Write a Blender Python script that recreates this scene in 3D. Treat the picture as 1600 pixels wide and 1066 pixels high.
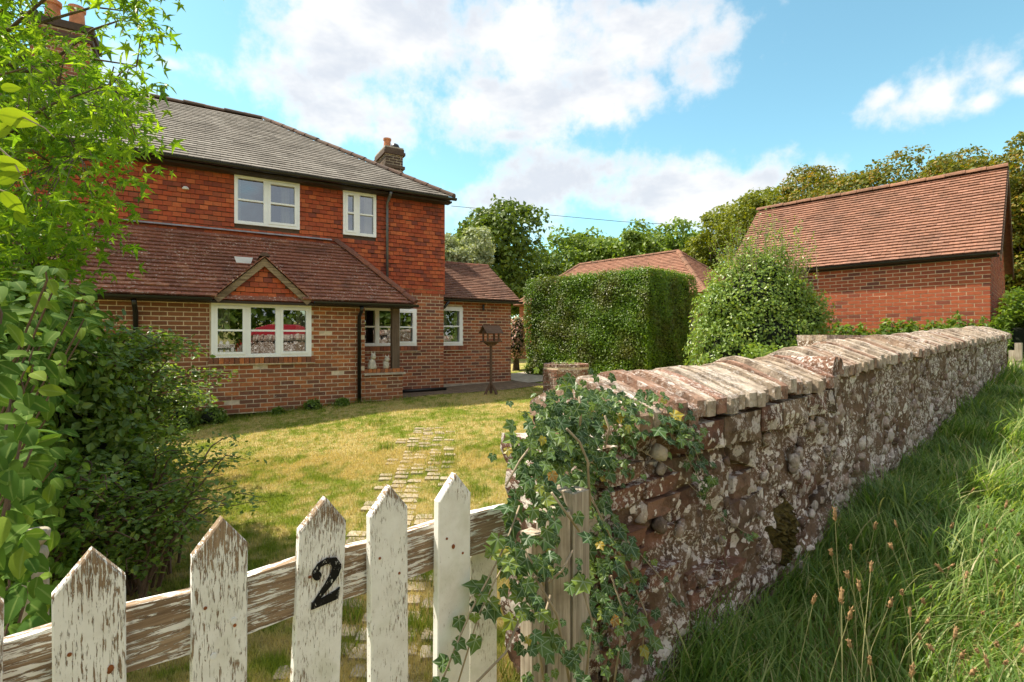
import bpy, math, random
import numpy as np
from mathutils import Matrix, Vector

for o in list(bpy.data.objects):
    bpy.data.objects.remove(o, do_unlink=True)
random.seed(7)
RNG = np.random.default_rng(11)
SC = bpy.context.scene
COL = SC.collection
R = math.radians

# ------------------------------------------------------------------ camera
F = 800.0                 # focal length in pixels of the 1600 wide photograph
CAMZ = 1.45
YH = 530.0                # horizon row in the photograph
cam_d = bpy.data.cameras.new('camera')
cam = bpy.data.objects.new('camera', cam_d)
COL.objects.link(cam)
cam.location = (0, 0, CAMZ)
cam.rotation_euler = (R(90), 0, 0)
cam_d.sensor_width = 36.0
cam_d.lens = 36.0 * F / 1600.0
cam_d.shift_y = -3.0 / 1600.0
cam_d.clip_start = 0.05
cam_d.clip_end = 2000
SC.camera = cam

# ------------------------------------------------------------------ exposure
SC.view_settings.view_transform = 'Standard'
SC.view_settings.look = 'None'
SC.view_settings.exposure = 1.75
SC.view_settings.gamma = 1.0
SC.view_settings.use_curve_mapping = False
SC.cycles.max_bounces = 8
SC.cycles.diffuse_bounces = 3
SC.cycles.glossy_bounces = 3
SC.cycles.transmission_bounces = 4
SC.cycles.transparent_max_bounces = 6
SC.cycles.caustics_reflective = False
SC.cycles.caustics_refractive = False

# ------------------------------------------------------------------ sun
SUN = Vector((-0.516, 0.181, 0.837)).normalized()
sun_d = bpy.data.lights.new('sun', 'SUN')
sun_d.energy = 2.6
sun_d.angle = R(1.2)
sun_d.color = (1.0, 0.91, 0.75)
sun = bpy.data.objects.new('sun', sun_d)
COL.objects.link(sun)
sun.location = (-40, 30, 60)
sun.rotation_euler = (-SUN).to_track_quat('-Z', 'Y').to_euler()

# ------------------------------------------------------------------ node helpers
class NT:
    def __init__(s, tree):
        s.t = tree; s.n = tree.nodes; s.l = tree.links
    def node(s, kind, **kw):
        nd = s.n.new(kind)
        for k, v in kw.items():
            setattr(nd, k, v)
        return nd
    def put(s, sock, val):
        if val is None: return
        if hasattr(val, 'is_linked') or isinstance(val, bpy.types.NodeSocket):
            s.l.new(val, sock)
        else:
            try: sock.default_value = val
            except Exception:
                sock.default_value = tuple(val) + (1.0,) if len(val) == 3 else val
    def m(s, op, a, b=None, c=None, clamp=False):
        nd = s.node('ShaderNodeMath', operation=op, use_clamp=clamp)
        s.put(nd.inputs[0], a); s.put(nd.inputs[1], b)
        if c is not None: s.put(nd.inputs[2], c)
        return nd.outputs[0]
    def ss(s, x, lo, hi, a=0.0, b=1.0):
        nd = s.node('ShaderNodeMapRange', interpolation_type='SMOOTHSTEP')
        s.put(nd.inputs[0], x); nd.inputs[1].default_value = lo; nd.inputs[2].default_value = hi
        nd.inputs[3].default_value = a; nd.inputs[4].default_value = b
        return nd.outputs[0]
    def mix(s, f, a, b, mode='MIX'):
        nd = s.node('ShaderNodeMix', data_type='RGBA', blend_type=mode)
        s.put(nd.inputs[0], f); s.put(nd.inputs[6], a); s.put(nd.inputs[7], b)
        return nd.outputs[2]
    def ramp(s, f, stops, interp='LINEAR'):
        nd = s.node('ShaderNodeValToRGB')
        cr = nd.color_ramp; cr.interpolation = interp
        while len(cr.elements) < len(stops): cr.elements.new(0.5)
        for e, (p, c) in zip(cr.elements, stops):
            e.position = p; e.color = tuple(c) + (1.0,) if len(c) == 3 else c
        s.put(nd.inputs[0], f)
        return nd.outputs[0]
    def noise(s, vec, scale, detail=4, rough=0.55, dist=0.0):
        nd = s.node('ShaderNodeTexNoise')
        s.put(nd.inputs['Vector'], vec)
        nd.inputs['Scale'].default_value = scale; nd.inputs['Detail'].default_value = detail
        nd.inputs['Roughness'].default_value = rough; nd.inputs['Distortion'].default_value = dist
        return nd.outputs[0]
    def voro(s, vec, scale, feature='F1', rnd=1.0):
        nd = s.node('ShaderNodeTexVoronoi', feature=feature)
        s.put(nd.inputs['Vector'], vec); nd.inputs['Scale'].default_value = scale
        nd.inputs['Randomness'].default_value = rnd
        return nd
    def mapping(s, vec, scale=(1, 1, 1), rot=(0, 0, 0), loc=(0, 0, 0)):
        nd = s.node('ShaderNodeMapping')
        s.put(nd.inputs[0], vec); nd.inputs[1].default_value = loc
        nd.inputs[2].default_value = rot; nd.inputs[3].default_value = scale
        return nd.outputs[0]

# ------------------------------------------------------------------ sky with clouds
W = bpy.data.worlds.new('World'); SC.world = W; W.use_nodes = True
W.node_tree.nodes.clear()
N = NT(W.node_tree)
sky = N.node('ShaderNodeTexSky', sky_type='NISHITA')
sky.sun_disc = False
sky.sun_elevation = math.asin(SUN.z)
sky.sun_rotation = math.atan2(SUN.x, SUN.y)
sky.air_density = 1.0; sky.dust_density = 0.2; sky.ozone_density = 1.0
tc = N.node('ShaderNodeTexCoord').outputs['Generated']
sx = N.node('ShaderNodeSeparateXYZ'); N.put(sx.inputs[0], tc)
vx, vy, vz = sx.outputs
az = N.m('ARCTAN2', vx, vy)
el = N.m('ARCSINE', vz)
wob = N.noise(tc, 4.5, 5, 0.58)
wob2 = N.noise(tc, 15.0, 5, 0.62)
ae = N.node('ShaderNodeCombineXYZ'); N.put(ae.inputs[0], az); N.put(ae.inputs[1], el)
def sky_ang(x, y):
    return math.atan((x - 800) / F), math.atan((YH - y) / math.hypot(F, x - 800))
# cumulus heaps: (photo x, photo y, half width, half height)
heaps = [(640, 50, 260, 110), (860, 70, 260, 110), (420, 140, 190, 75), (560, 180, 240, 70), (760, 160, 260, 70), (250, 150, 110, 60),
         (980, 150, 120, 42), (1080, 105, 60, 45), (300, 180, 130, 60), (1000, 40, 130, 50), (520, 95, 70, 60), (1110, 70, 50, 30),
         (890, 285, 130, 58), (1060, 300, 170, 52), (1170, 285, 110, 38), (820, 305, 90, 50), (800, 210, 36, 14),
         (1474, 132, 92, 50), (1450, 156, 84, 30), (1388, 148, 34, 22), (1606, 130, 40, 24), (1530, 160, 46, 22),
         (270, 100, 40, 18), (-250, 150, 420, 120), (1990, 60, 260, 80), (2300, 250, 300, 70)]
acc = None
for hx, hy, hw, hh in heaps:
    a0, e0 = sky_ang(hx, hy); a1, _ = sky_ang(hx + hw, hy); a2, _ = sky_ang(hx - hw, hy); _, e1 = sky_ang(hx, hy - hh)
    ka, ke = 2.0 / max(0.02, a1 - a2), 1.0 / max(0.01, e1 - e0)
    q = N.node('ShaderNodeVectorMath', operation='MULTIPLY_ADD'); N.put(q.inputs[0], ae.outputs[0])
    q.inputs[1].default_value = (ka, ke, 0); q.inputs[2].default_value = (-a0 * ka, -e0 * ke, 0)
    ln = N.node('ShaderNodeVectorMath', operation='LENGTH'); N.l.new(q.outputs[0], ln.inputs[0])
    kk = 0.60 if hw < 95 else (0.62 if hw < 160 else 0.75); bias = 0.16 if hw < 95 else 0.06
    v = N.m('MULTIPLY_ADD', ln.outputs['Value'], kk, -kk - bias)
    acc = v if acc is None else N.m('SMOOTH_MIN', acc, v, 0.2)
acc = N.m('MULTIPLY', N.m('MINIMUM', acc, 0.9), -1.0)
# mostly cloud over the unseen sky, thickened to raise the fill light
rear = N.ss(N.noise(tc, 2.3, 3, 0.5), 0.28, 0.50, -0.5, 0.55)
behind = N.ss(N.m('ABSOLUTE', az), 0.95, 1.5, 0.0, 1.0)
up = N.ss(el, 0.75, 0.95, 0.0, 1.0)
outside = N.m('MAXIMUM', behind, up)
acc = N.m('ADD', N.m('MULTIPLY', acc, N.m('SUBTRACT', 1.0, outside)), N.m('MULTIPLY', rear, outside))
dens = N.m('ADD', acc, N.m('MULTIPLY', N.m('SUBTRACT', wob, 0.5), 2.2))
dens = N.m('ADD', dens, N.m('MULTIPLY', N.m('SUBTRACT', wob2, 0.5), 1.5))
cover = N.ss(dens, -0.10, 0.58)
shade = N.noise(N.mapping(tc, (1, 1, 2.2), loc=(0.3, 0.1, 0.06)), 4.2, 5, 0.58)
cshade = N.m('MULTIPLY', N.ss(shade, 0.36, 0.60), N.ss(dens, 0.05, 0.7))
ccol = N.mix(cshade, (3.35, 3.3, 3.25, 1), (2.35, 2.46, 2.68, 1))
skyc = N.mix(1.0, sky.outputs[0], (0.655, 0.865, 0.70, 1), 'MULTIPLY')
colr = N.mix(N.m('MULTIPLY', cover, 0.95), skyc, ccol)
bg = N.node('ShaderNodeBackground'); bg.inputs[1].default_value = 0.10
N.put(bg.inputs[0], colr)
W.cycles.sampling_method = 'MANUAL'; W.cycles.sample_map_resolution = 512
wo = N.node('ShaderNodeOutputWorld'); N.l.new(bg.outputs[0], wo.inputs[0])

# ------------------------------------------------------------------ geometry helpers
def px(x, y, d):
    """photo pixel at depth d -> world point"""
    return Vector(((x - 800) / F * d, d, CAMZ - (y - YH) / F * d))
def project(P):
    P = np.asarray(P, float)
    return 800 + F * P[..., 0] / P[..., 1], YH - F * (P[..., 2] - CAMZ) / P[..., 1]

def make_mesh(name, v, loops, starts_total=None, faces=None, smooth=False, attr=None):
    me = bpy.data.meshes.new(name)
    v = np.asarray(v, np.float32)
    if faces is not None:
        me.from_pydata([tuple(p) for p in v], [], faces)
    else:
        loops = np.asarray(loops, np.int32); tot = np.asarray(starts_total, np.int32)
        me.vertices.add(len(v)); me.vertices.foreach_set('co', v.ravel())
        me.loops.add(len(loops)); me.loops.foreach_set('vertex_index', loops)
        me.polygons.add(len(tot))
        st = np.zeros(len(tot), np.int32); st[1:] = np.cumsum(tot)[:-1]
        me.polygons.foreach_set('loop_start', st)
        me.polygons.foreach_set('loop_total', tot)
        me.update(calc_edges=True)
    me.polygons.foreach_set('use_smooth', np.full(len(me.polygons), bool(smooth)))
    if attr is not None:
        nm, vals = attr
        a = me.attributes.new(nm, 'FLOAT', 'POINT'); a.data.foreach_set('value', np.asarray(vals, np.float32))
    return me

def link(name, me, mat=None, parent=None):
    o = bpy.data.objects.new(name, me)
    COL.objects.link(o)
    if me is not None and mat is not None and not me.materials:
        for mm in (mat if isinstance(mat, (list, tuple)) else [mat]): me.materials.append(mm)
    if parent is not None: o.parent = parent
    return o

def tag(o, label=None, cat=None, group=None, kind=None):
    if label: o['label'] = label
    if cat: o['category'] = cat
    if group: o['group'] = group
    if kind: o['kind'] = kind
    return o

def thing(name, loc=(0, 0, 0), rz=0.0, label=None, cat=None, group=None):
    o = bpy.data.objects.new(name, None)
    o.empty_display_size = 0.2
    COL.objects.link(o)
    o.location = loc; o.rotation_euler = (0, 0, rz)
    return tag(o, label, cat, group)

class MB:
    """collects simple solids into ONE mesh"""
    def __init__(s): s.v = []; s.f = []
    def add(s, v, f):
        b = len(s.v); s.v += [tuple(p) for p in v]; s.f += [tuple(i + b for i in q) for q in f]; return s
    def box(s, a, b):
        x0, y0, z0 = a; x1, y1, z1 = b
        return s.add([(x0, y0, z0), (x1, y0, z0), (x1, y1, z0), (x0, y1, z0), (x0, y0, z1), (x1, y0, z1), (x1, y1, z1), (x0, y1, z1)],
                     [(0, 3, 2, 1), (4, 5, 6, 7), (0, 1, 5, 4), (1, 2, 6, 5), (2, 3, 7, 6), (3, 0, 4, 7)])
    def prism(s, poly, d, axis='y', at=0.0):
        """polygon (a,b) extruded by d along an axis"""
        n = len(poly)
        def P(p, t):
            if axis == 'y': return (p[0], t, p[1])
            if axis == 'x': return (t, p[0], p[1])
            return (p[0], p[1], t)
        v = [P(p, at) for p in poly] + [P(p, at + d) for p in poly]
        f = [tuple(range(n)), tuple(range(2 * n - 1, n - 1, -1))]
        f += [(i, i + n, (i + 1) % n + n, (i + 1) % n) for i in range(n)]
        return s.add(v, f)
    def tube(s, pts, rad, n=8, cap=True):
        pts = [Vector(p) for p in pts]
        rs = rad if isinstance(rad, (list, tuple)) else [rad] * len(pts)
        base = len(s.v); prev = None
        for i, p in enumerate(pts):
            t = (pts[min(i + 1, len(pts) - 1)] - pts[max(i - 1, 0)])
            if t.length < 1e-9: t = Vector((0, 0, 1))
            t.normalize()
            if prev is None:
                prev = t.orthogonal().normalized()
            a = (prev - t * prev.dot(t))
            a = a.normalized() if a.length > 1e-6 else t.orthogonal().normalized()
            prev = a; b = t.cross(a)
            for k in range(n):
                w = 2 * math.pi * k / n
                s.v.append(tuple(p + (a * math.cos(w) + b * math.sin(w)) * rs[i]))
        for i in range(len(pts) - 1):
            for k in range(n):
                q = base + i * n
                s.f.append((q + k, q + (k + 1) % n, q + n + (k + 1) % n, q + n + k))
        if cap:
            s.f.append(tuple(base + k for k in range(n - 1, -1, -1)))
            q = base + (len(pts) - 1) * n
            s.f.append(tuple(q + k for k in range(n)))
        return s
    def lathe(s, prof, n=16, c=(0, 0)):
        base = len(s.v)
        for r, z in prof:
            for k in range(n):
                w = 2 * math.pi * k / n
                s.v.append((c[0] + r * math.cos(w), c[1] + r * math.sin(w), z))
        for i in range(len(prof) - 1):
            for k in range(n):
                q = base + i * n
                s.f.append((q + k, q + (k + 1) % n, q + n + (k + 1) % n, q + n + k))
        s.f.append(tuple(base + k for k in range(n - 1, -1, -1)))
        q = base + (len(prof) - 1) * n
        s.f.append(tuple(q + k for k in range(n)))
        return s
    def build(s, name, mat, parent=None, smooth=False, off=(0, 0, 0)):
        v = np.array(s.v, float) - np.array(off)
        me = make_mesh(name, v, None, faces=s.f, smooth=smooth)
        return link(name, me, mat, parent)

BOX = MB().box((-.5, -.5, -.5), (.5, .5, .5))
BOXV = np.array(BOX.v); BOXF = BOX.f

def bulk_mesh(name, bv, bf, M, attr=None, smooth=False):
    """N transformed copies of a small base mesh as one mesh; M is (N,4,4)"""
    bv = np.asarray(bv, float); M = np.asarray(M)
    V = np.einsum('nij,kj->nki', M[:, :3, :3], bv) + M[:, None, :3, 3]
    n, k = V.shape[:2]
    lo = np.concatenate([np.array(f) for f in bf]); tot = np.array([len(f) for f in bf])
    loops = (lo[None, :] + (np.arange(n) * k)[:, None]).ravel()
    tots = np.tile(tot, n)
    at = None
    if attr is not None: at = (attr[0], np.tile(attr[1], n))
    return make_mesh(name, V.reshape(-1, 3), loops, tots, smooth=smooth, attr=at)

def mats_from(pos, xa, ya, za):
    n = len(pos); M = np.zeros((n, 4, 4)); M[:, 3, 3] = 1
    M[:, :3, 0] = xa; M[:, :3, 1] = ya; M[:, :3, 2] = za; M[:, :3, 3] = pos
    return M

def place_pieces(parent, name, bv, bf, M, mat, n_ind=300, frame=(0, 0, 1600, 1066), smooth=False, attr=None, rest=None):
    """the n_ind pieces that show largest become objects of their own, the rest one joined part"""
    M = np.array(M)
    if len(M) == 0: return
    neg = np.linalg.det(M[:, :3, :3]) < 0
    M[neg, :3, 0] *= -1
    bpy.context.view_layer.update()
    W4 = np.array(parent.matrix_world) if parent is not None else np.eye(4)
    P = M[:, :3, 3] @ W4[:3, :3].T + W4[:3, 3]
    yy = np.maximum(P[:, 1], 0.01)
    X, Y = 800 + F * P[:, 0] / yy, YH - F * (P[:, 2] - CAMZ) / yy
    inside = (X > frame[0]) & (X < frame[2]) & (Y > frame[1]) & (Y < frame[3]) & (P[:, 1] > 0.2)
    key = np.linalg.norm(P - np.array([0, 0, CAMZ]), axis=1) + np.where(inside, 0, 1e4)
    order = np.argsort(key, kind='stable')
    n_ind = min(n_ind, int(inside.sum()))
    me = make_mesh(name, bv, None, faces=[tuple(f) for f in bf], smooth=smooth, attr=attr)
    me.materials.append(mat)
    for i in order[:n_ind]:
        o = bpy.data.objects.new(name, me)
        o.parent = parent
        o.matrix_basis = Matrix(M[i].tolist())
        COL.objects.link(o)
    r = order[n_ind:]
    if len(r):
        me2 = bulk_mesh(rest or name + '_courses', bv, bf, M[r], attr=attr, smooth=smooth)
        o = link(rest or name + '_courses', me2, mat, parent); o['kind'] = 'stuff'

def rot_rand(n, rng=RNG):
    """n random rotation matrices"""
    q = rng.normal(size=(n, 4)); q /= np.linalg.norm(q, axis=1)[:, None]
    w, x, y, z = q.T
    return np.stack([np.stack([1 - 2 * (y * y + z * z), 2 * (x * y - z * w), 2 * (x * z + y * w)], 1),
                     np.stack([2 * (x * y + z * w), 1 - 2 * (x * x + z * z), 2 * (y * z - x * w)], 1),
                     np.stack([2 * (x * z - y * w), 2 * (y * z + x * w), 1 - 2 * (x * x + y * y)], 1)], 1)

def unit(a):
    a = np.asarray(a, float); return a / np.maximum(1e-9, np.linalg.norm(a, axis=-1, keepdims=True))

def leaf_mats(pos, nrm, size, rng=RNG, tilt=0.6, droop=0.0, aspect=1.0):
    """leaf frames: z = blade normal (scattered about nrm), y = tip direction"""
    n = len(pos)
    z = unit(unit(nrm) + rng.normal(size=(n, 3)) * tilt)
    t = rng.normal(size=(n, 3)); t[:, 2] -= droop
    y = unit(t - z * np.sum(t * z, 1)[:, None]); x = np.cross(y, z)
    s = np.asarray(size)[:, None] if np.ndim(size) else size
    return mats_from(pos, x * s * aspect, y * s, z * s)

# leaf shapes (tip along +y, normal +z)
LEAF_V = [(0, 0, 0), (.30, .38, .06), (.20, .75, .03), (0, 1, -.05), (-.20, .75, .03), (-.30, .38, .06)]
LEAF_F = [(0, 1, 2, 3), (0, 3, 4, 5)]
DIA_V = [(0, 0, 0), (.32, .5, .07), (0, 1, -.03), (-.32, .5, .07)]
DIA_F = [(0, 1, 2), (0, 2, 3)]
def lobed(tips, notches, base_notch, fold=0.05):
    """palmate leaf from lobe tips and notches (polar: angle from +y, radius), fan from the stalk end; vein=1 on midribs"""
    v = [(0, 0.18, 0)]; vein = [1.0]
    pts = []
    for i, (a, r) in enumerate(tips):
        pts.append((a, r, 1.0))
        if i < len(notches): pts.append((notches[i][0], notches[i][1], 0.0))
    pts = [(-base_notch[0], base_notch[1], 0.0)] + pts + [(base_notch[0], base_notch[1], 0.0)]
    for a, r, w in pts:
        v.append((math.sin(R(a)) * r, 0.18 + math.cos(R(a)) * r, (fold if w == 0 else -fold * (1.2 if r > .6 else .4)))); vein.append(w)
    f = [(0, i + 1, i) for i in range(1, len(v) - 1)]
    return v, f, vein
IVY = lobed([(-118, .46), (-60, .62), (0, .80), (60, .62), (118, .46)], [(-90, .42), (-30, .49), (30, .49), (90, .42)], (165, .28))
STAR = lobed([(-125, .38), (-68, .72), (0, .9), (68, .72), (125, .38)], [(-95, .22), (-34, .26), (34, .26), (95, .22)], (168, .14), 0.08)
# broad toothed leaf with a midrib, gently cupped
def broad(n=7, w=.34, cup=.08, droop=.22):
    v = []; vein = []; f = []
    for i in range(n + 1):
        t = i / n
        ww = w * math.sin(math.pi * min(1, t * 0.93 + 0.05)) ** 0.75 * (1 - 0.25 * t)
        zz = -droop * t * t
        v += [(-ww * (1 + .05 * (i % 2)), t, zz + cup * ww * 3), (0, t, zz), (ww * (1 + .05 * ((i + 1) % 2)), t, zz + cup * ww * 3)]
        vein += [0.15 * (i % 2), 1.0, 0.15 * (i % 2)]
    for i in range(n):
        a = i * 3
        f += [(a, a + 1, a + 4, a + 3), (a + 1, a + 2, a + 5, a + 4)]
    return v, f, vein
BROAD = broad()

# ------------------------------------------------------------------ materials
MATS = {}
def new_mat(name):
    m = bpy.data.materials.new(name); m.use_nodes = True
    m.node_tree.nodes.clear()
    n = NT(m.node_tree)
    out = n.node('ShaderNodeOutputMaterial')
    b = n.node('ShaderNodeBsdfPrincipled')
    n.l.new(b.outputs[0], out.inputs[0])
    MATS[name] = m
    return m, n, b, out
def piece_random(n):
    oi = n.node('ShaderNodeObjectInfo'); ge = n.node('ShaderNodeNewGeometry')
    return n.m('FRACT', n.m('ADD', oi.outputs['Random'], ge.outputs['Random Per Island'])), ge.outputs['Position']
def bump(n, b, h, strength=0.4, dist=0.01):
    bp = n.node('ShaderNodeBump'); bp.inputs['Strength'].default_value = strength; bp.inputs['Distance'].default_value = dist
    n.put(bp.inputs['Height'], h); n.l.new(bp.outputs[0], b.inputs['Normal'])

def mat_piece(name, stops, rough=0.85, speck=None, speck_amt=0.0, grime=0.35, nscale=18.0, bumpd=0.004, lichen=None):
    """bricks, tiles, slates: a colour for each piece, grain, grime and specks of lichen"""
    m, n, b, _ = new_mat(name)
    r, pos = piece_random(n)
    c = n.ramp(r, stops)
    g = n.noise(pos, nscale, 6, 0.65)
    c = n.mix(n.m('MULTIPLY', n.ss(g, 0.35, 0.7), grime), c, (0.035, 0.028, 0.022, 1))
    big = n.noise(pos, 1.3, 4, 0.6)
    c = n.mix(n.m('MULTIPLY', n.ss(big, 0.45, 0.72), grime * 0.8), c, (0.05, 0.04, 0.03, 1))
    if speck:
        sp = n.ss(n.noise(pos, 30.0, 3, 0.7), 0.68 - 0.16 * speck_amt, 0.71 - 0.14 * speck_amt)
        patch = n.ss(n.noise(pos, 2.1, 3, 0.6), 0.42, 0.62)
        c = n.mix(n.m('MULTIPLY', sp, n.m('ADD', 0.25, n.m('MULTIPLY', patch, 0.75))), c, speck)
    if lichen:
        lc = n.ss(n.noise(pos, lichen[1], 4, 0.65), lichen[2], lichen[2] + 0.05)
        c = n.mix(lc, c, lichen[0])
    n.put(b.inputs['Base Color'], c)
    b.inputs['Roughness'].default_value = rough
    b.inputs['Specular IOR Level'].default_value = 0.25
    bump(n, b, n.noise(pos, 60.0, 5, 0.7), 0.5, bumpd)
    return m

def mat_plain(name, col, rough=0.6, vary=0.15, scale=9.0, metal=0.0, spec=0.4, bd=0.0):
    m, n, b, _ = new_mat(name)
    pos = n.node('ShaderNodeNewGeometry').outputs['Position']
    g = n.noise(pos, scale, 5, 0.6)
    c = n.mix(n.ss(g, 0.3, 0.7), tuple(x * (1 - vary) for x in col) + (1,), tuple(min(1, x * (1 + vary)) for x in col) + (1,))
    n.put(b.inputs['Base Color'], c)
    b.inputs['Roughness'].default_value = rough; b.inputs['Metallic'].default_value = metal
    b.inputs['Specular IOR Level'].default_value = spec
    if bd: bump(n, b, n.noise(pos, scale * 6, 5, 0.7), 0.6, bd)
    return m

def mat_leaf(name, stops, trans=0.35, rough=0.45, patch=None, vein=None, spec=0.35, tcol=1.5, pscale=1.2):
    m, n, b, out = new_mat(name)
    r, pos = piece_random(n)
    c = n.ramp(r, stops)
    if patch:
        c = n.mix(n.m('MULTIPLY', n.ss(n.noise(pos, pscale, 4, 0.6), 0.45, 0.68), patch[1]), c, patch[0])
    if vein:
        at = n.node('ShaderNodeAttribute', attribute_name='vein')
        vv = n.ss(at.outputs['Fac'], vein[1], 1.0)
        c = n.mix(n.m('MULTIPLY', vv, vein[2]), c, vein[0])
    n.put(b.inputs['Base Color'], c)
    b.inputs['Roughness'].default_value = rough
    b.inputs['Specular IOR Level'].default_value = spec
    tr = n.node('ShaderNodeBsdfTranslucent')
    n.put(tr.inputs[0], n.mix(1.0, c, (1.15 * tcol, 1.1 * tcol, 0.45 * tcol, 1), 'MULTIPLY'))
    mx = n.node('ShaderNodeMixShader'); mx.inputs[0].default_value = trans
    n.l.new(b.outputs[0], mx.inputs[1]); n.l.new(tr.outputs[0], mx.inputs[2])
    n.l.new(mx.outputs[0], out.inputs[0])
    return m

BRICK_NEW = mat_piece('brick_brown', [(0, (.21, .082, .042)), (.4, (.25, .098, .048)), (.75, (.30, .12, .056)), (1, (.17, .068, .040))], grime=.25)
BRICK_OLD = mat_piece('brick_old', [(0, (.42, .135, .048)), (.3, (.30, .10, .048)), (.55, (.20, .085, .05)), (.8, (.52, .18, .058)), (1, (.16, .075, .05))], speck=(.62, .56, .48, 1), speck_amt=.12, grime=.32)
BRICK_RED = mat_piece('brick_red', [(0, (.44, .14, .066)), (.3, (.36, .11, .058)), (.55, (.17, .075, .055)), (.75, (.50, .175, .072)), (1, (.25, .09, .056))], grime=.28)
BRICK_GAR = mat_piece('brick_garage', [(0, (.40, .095, .040)), (.5, (.46, .115, .048)), (.8, (.35, .08, .04)), (.94, (.21, .065, .042)), (1, (.16, .065, .045))], grime=.2)
BRICK_DARK = mat_piece('dark_brick', [(0, (.13, .085, .055)), (.5, (.085, .055, .04)), (1, (.18, .11, .07))], grime=.5)
MORTAR_PALE = mat_plain('mortar_pale', (.68, .56, .40), .95, .18, 14, bd=.003)
MORTAR_GREY = mat_plain('mortar_grey', (.60, .49, .35), .95, .22, 12, bd=.003)
MORTAR_GAR = mat_plain('mortar_garage', (.70, .54, .36), .95, .15, 12, bd=.003)
TILE_HUNG = mat_piece('tile_hung', [(0, (.47, .090, .032)), (.2, (.36, .072, .030)), (.4, (.53, .118, .038)), (.55, (.20, .052, .034)), (.7, (.42, .082, .03)), (.85, (.58, .15, .05)), (1, (.24, .058, .035))], rough=.75, grime=.22)
TILE_ROOF = mat_piece('tile_roof', [(0, (.28, .105, .065)), (.35, (.34, .13, .078)), (.7, (.23, .088, .058)), (1, (.42, .18, .105))], rough=.8, speck=(.62, .5, .42, 1), speck_amt=.62, grime=.40)
TILE_WING = mat_piece('tile_wing', [(0, (.25, .125, .085)), (.35, (.31, .16, .11)), (.7, (.20, .10, .07)), (1, (.36, .20, .14))], rough=.8, speck=(.55, .5, .42, 1), speck_amt=.25, grime=.4)
TILE_GAR = mat_piece('tile_garage', [(0, (.31, .15, .095)), (.35, (.36, .175, .115)), (.7, (.26, .125, .082)), (1, (.41, .205, .14))], rough=.75, grime=.42)
TILE_FAR = mat_piece('tile_far', [(0, (.33, .155, .10)), (.5, (.38, .19, .125)), (1, (.26, .125, .08))], rough=.8, grime=.25)
SLATE = mat_piece('slate_roof', [(0, (.25, .22, .19)), (.35, (.31, .275, .24)), (.7, (.20, .175, .15)), (1, (.36, .325, .285))], rough=.88, grime=.45, speck=(.5, .47, .42, 1), speck_amt=.1)
RIDGE = mat_piece('ridge_tile', [(0, (.13, .085, .06)), (.5, (.18, .10, .07)), (1, (.10, .07, .055))], rough=.8, grime=.4)
RIDGE_RED = mat_piece('ridge_red', [(0, (.30, .14, .08)), (.5, (.24, .12, .075)), (1, (.36, .17, .10))], rough=.8, grime=.5)
BONNET = mat_piece('hip_bonnet', [(0, (.32, .11, .06)), (.5, (.26, .10, .06)), (1, (.20, .085, .06))], rough=.8, grime=.4)
TERRACOTTA = mat_plain('terracotta', (.50, .19, .085), .7, .2, 8)
DARKPIPE = mat_plain('grey_pipe', (.10, .10, .105), .3, .2, 6, spec=.6)
BLACK_PVC = mat_plain('black_gutter', (.012, .012, .012), .35, .2, 6, spec=.5)
SOFFIT = mat_plain('dark_soffit', (.035, .024, .018), .7, .2)
UPVC = mat_plain('white_window_frame', (.86, .87, .87), .35, .04, 4)
LEAD = mat_plain('lead_flashing', (.33, .33, .34), .5, .2, 10)
WHITEP = mat_plain('white_plastic', (.75, .75, .74), .4, .06)
STONE_STAT = mat_plain('pale_stone', (.52, .47, .38), .9, .25, 22, bd=.004)
CONCRETE = mat_plain('concrete', (.42, .36, .28), .9, .2, 7, bd=.003)
SOIL = mat_plain('soil', (.17, .12, .075), .95, .35, 9, bd=.01)
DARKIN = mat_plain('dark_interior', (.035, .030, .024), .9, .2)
CURTAIN = mat_plain('cream_curtain', (.62, .58, .46), .9, .08)
BARK = mat_plain('bark', (.15, .11, .075), .9, .35, 16, bd=.01)
STEM = mat_plain('ivy_stem', (.34, .27, .18), .8, .25, 20)
STEM_D = mat_plain('dark_stem', (.12, .075, .05), .8, .25, 20)
WIRE = mat_plain('wire', (.06, .06, .06), .6, .1)
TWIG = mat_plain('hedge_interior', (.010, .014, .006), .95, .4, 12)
RUST = mat_plain('rust', (.24, .075, .02), .8, .3, 60)

def mat_glass():
    m, n, b, out = new_mat('window_glass')
    n.n.remove(b)
    tr = n.node('ShaderNodeBsdfTransparent'); tr.inputs[0].default_value = (.62, .65, .63, 1)
    gl = n.node('ShaderNodeBsdfGlossy'); gl.inputs['Roughness'].default_value = 0.01
    gl.inputs[0].default_value = (.9, .95, 1.0, 1)
    fr = n.node('ShaderNodeFresnel'); fr.inputs[0].default_value = 1.55
    fac = n.m('ADD', n.m('MULTIPLY', fr.outputs[0], 2.6), 0.12, clamp=True)
    mx = n.node('ShaderNodeMixShader'); n.put(mx.inputs[0], fac)
    n.l.new(tr.outputs[0], mx.inputs[1]); n.l.new(gl.outputs[0], mx.inputs[2]); n.l.new(mx.outputs[0], out.inputs[0])
    return m
GLASS = mat_glass()

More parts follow.
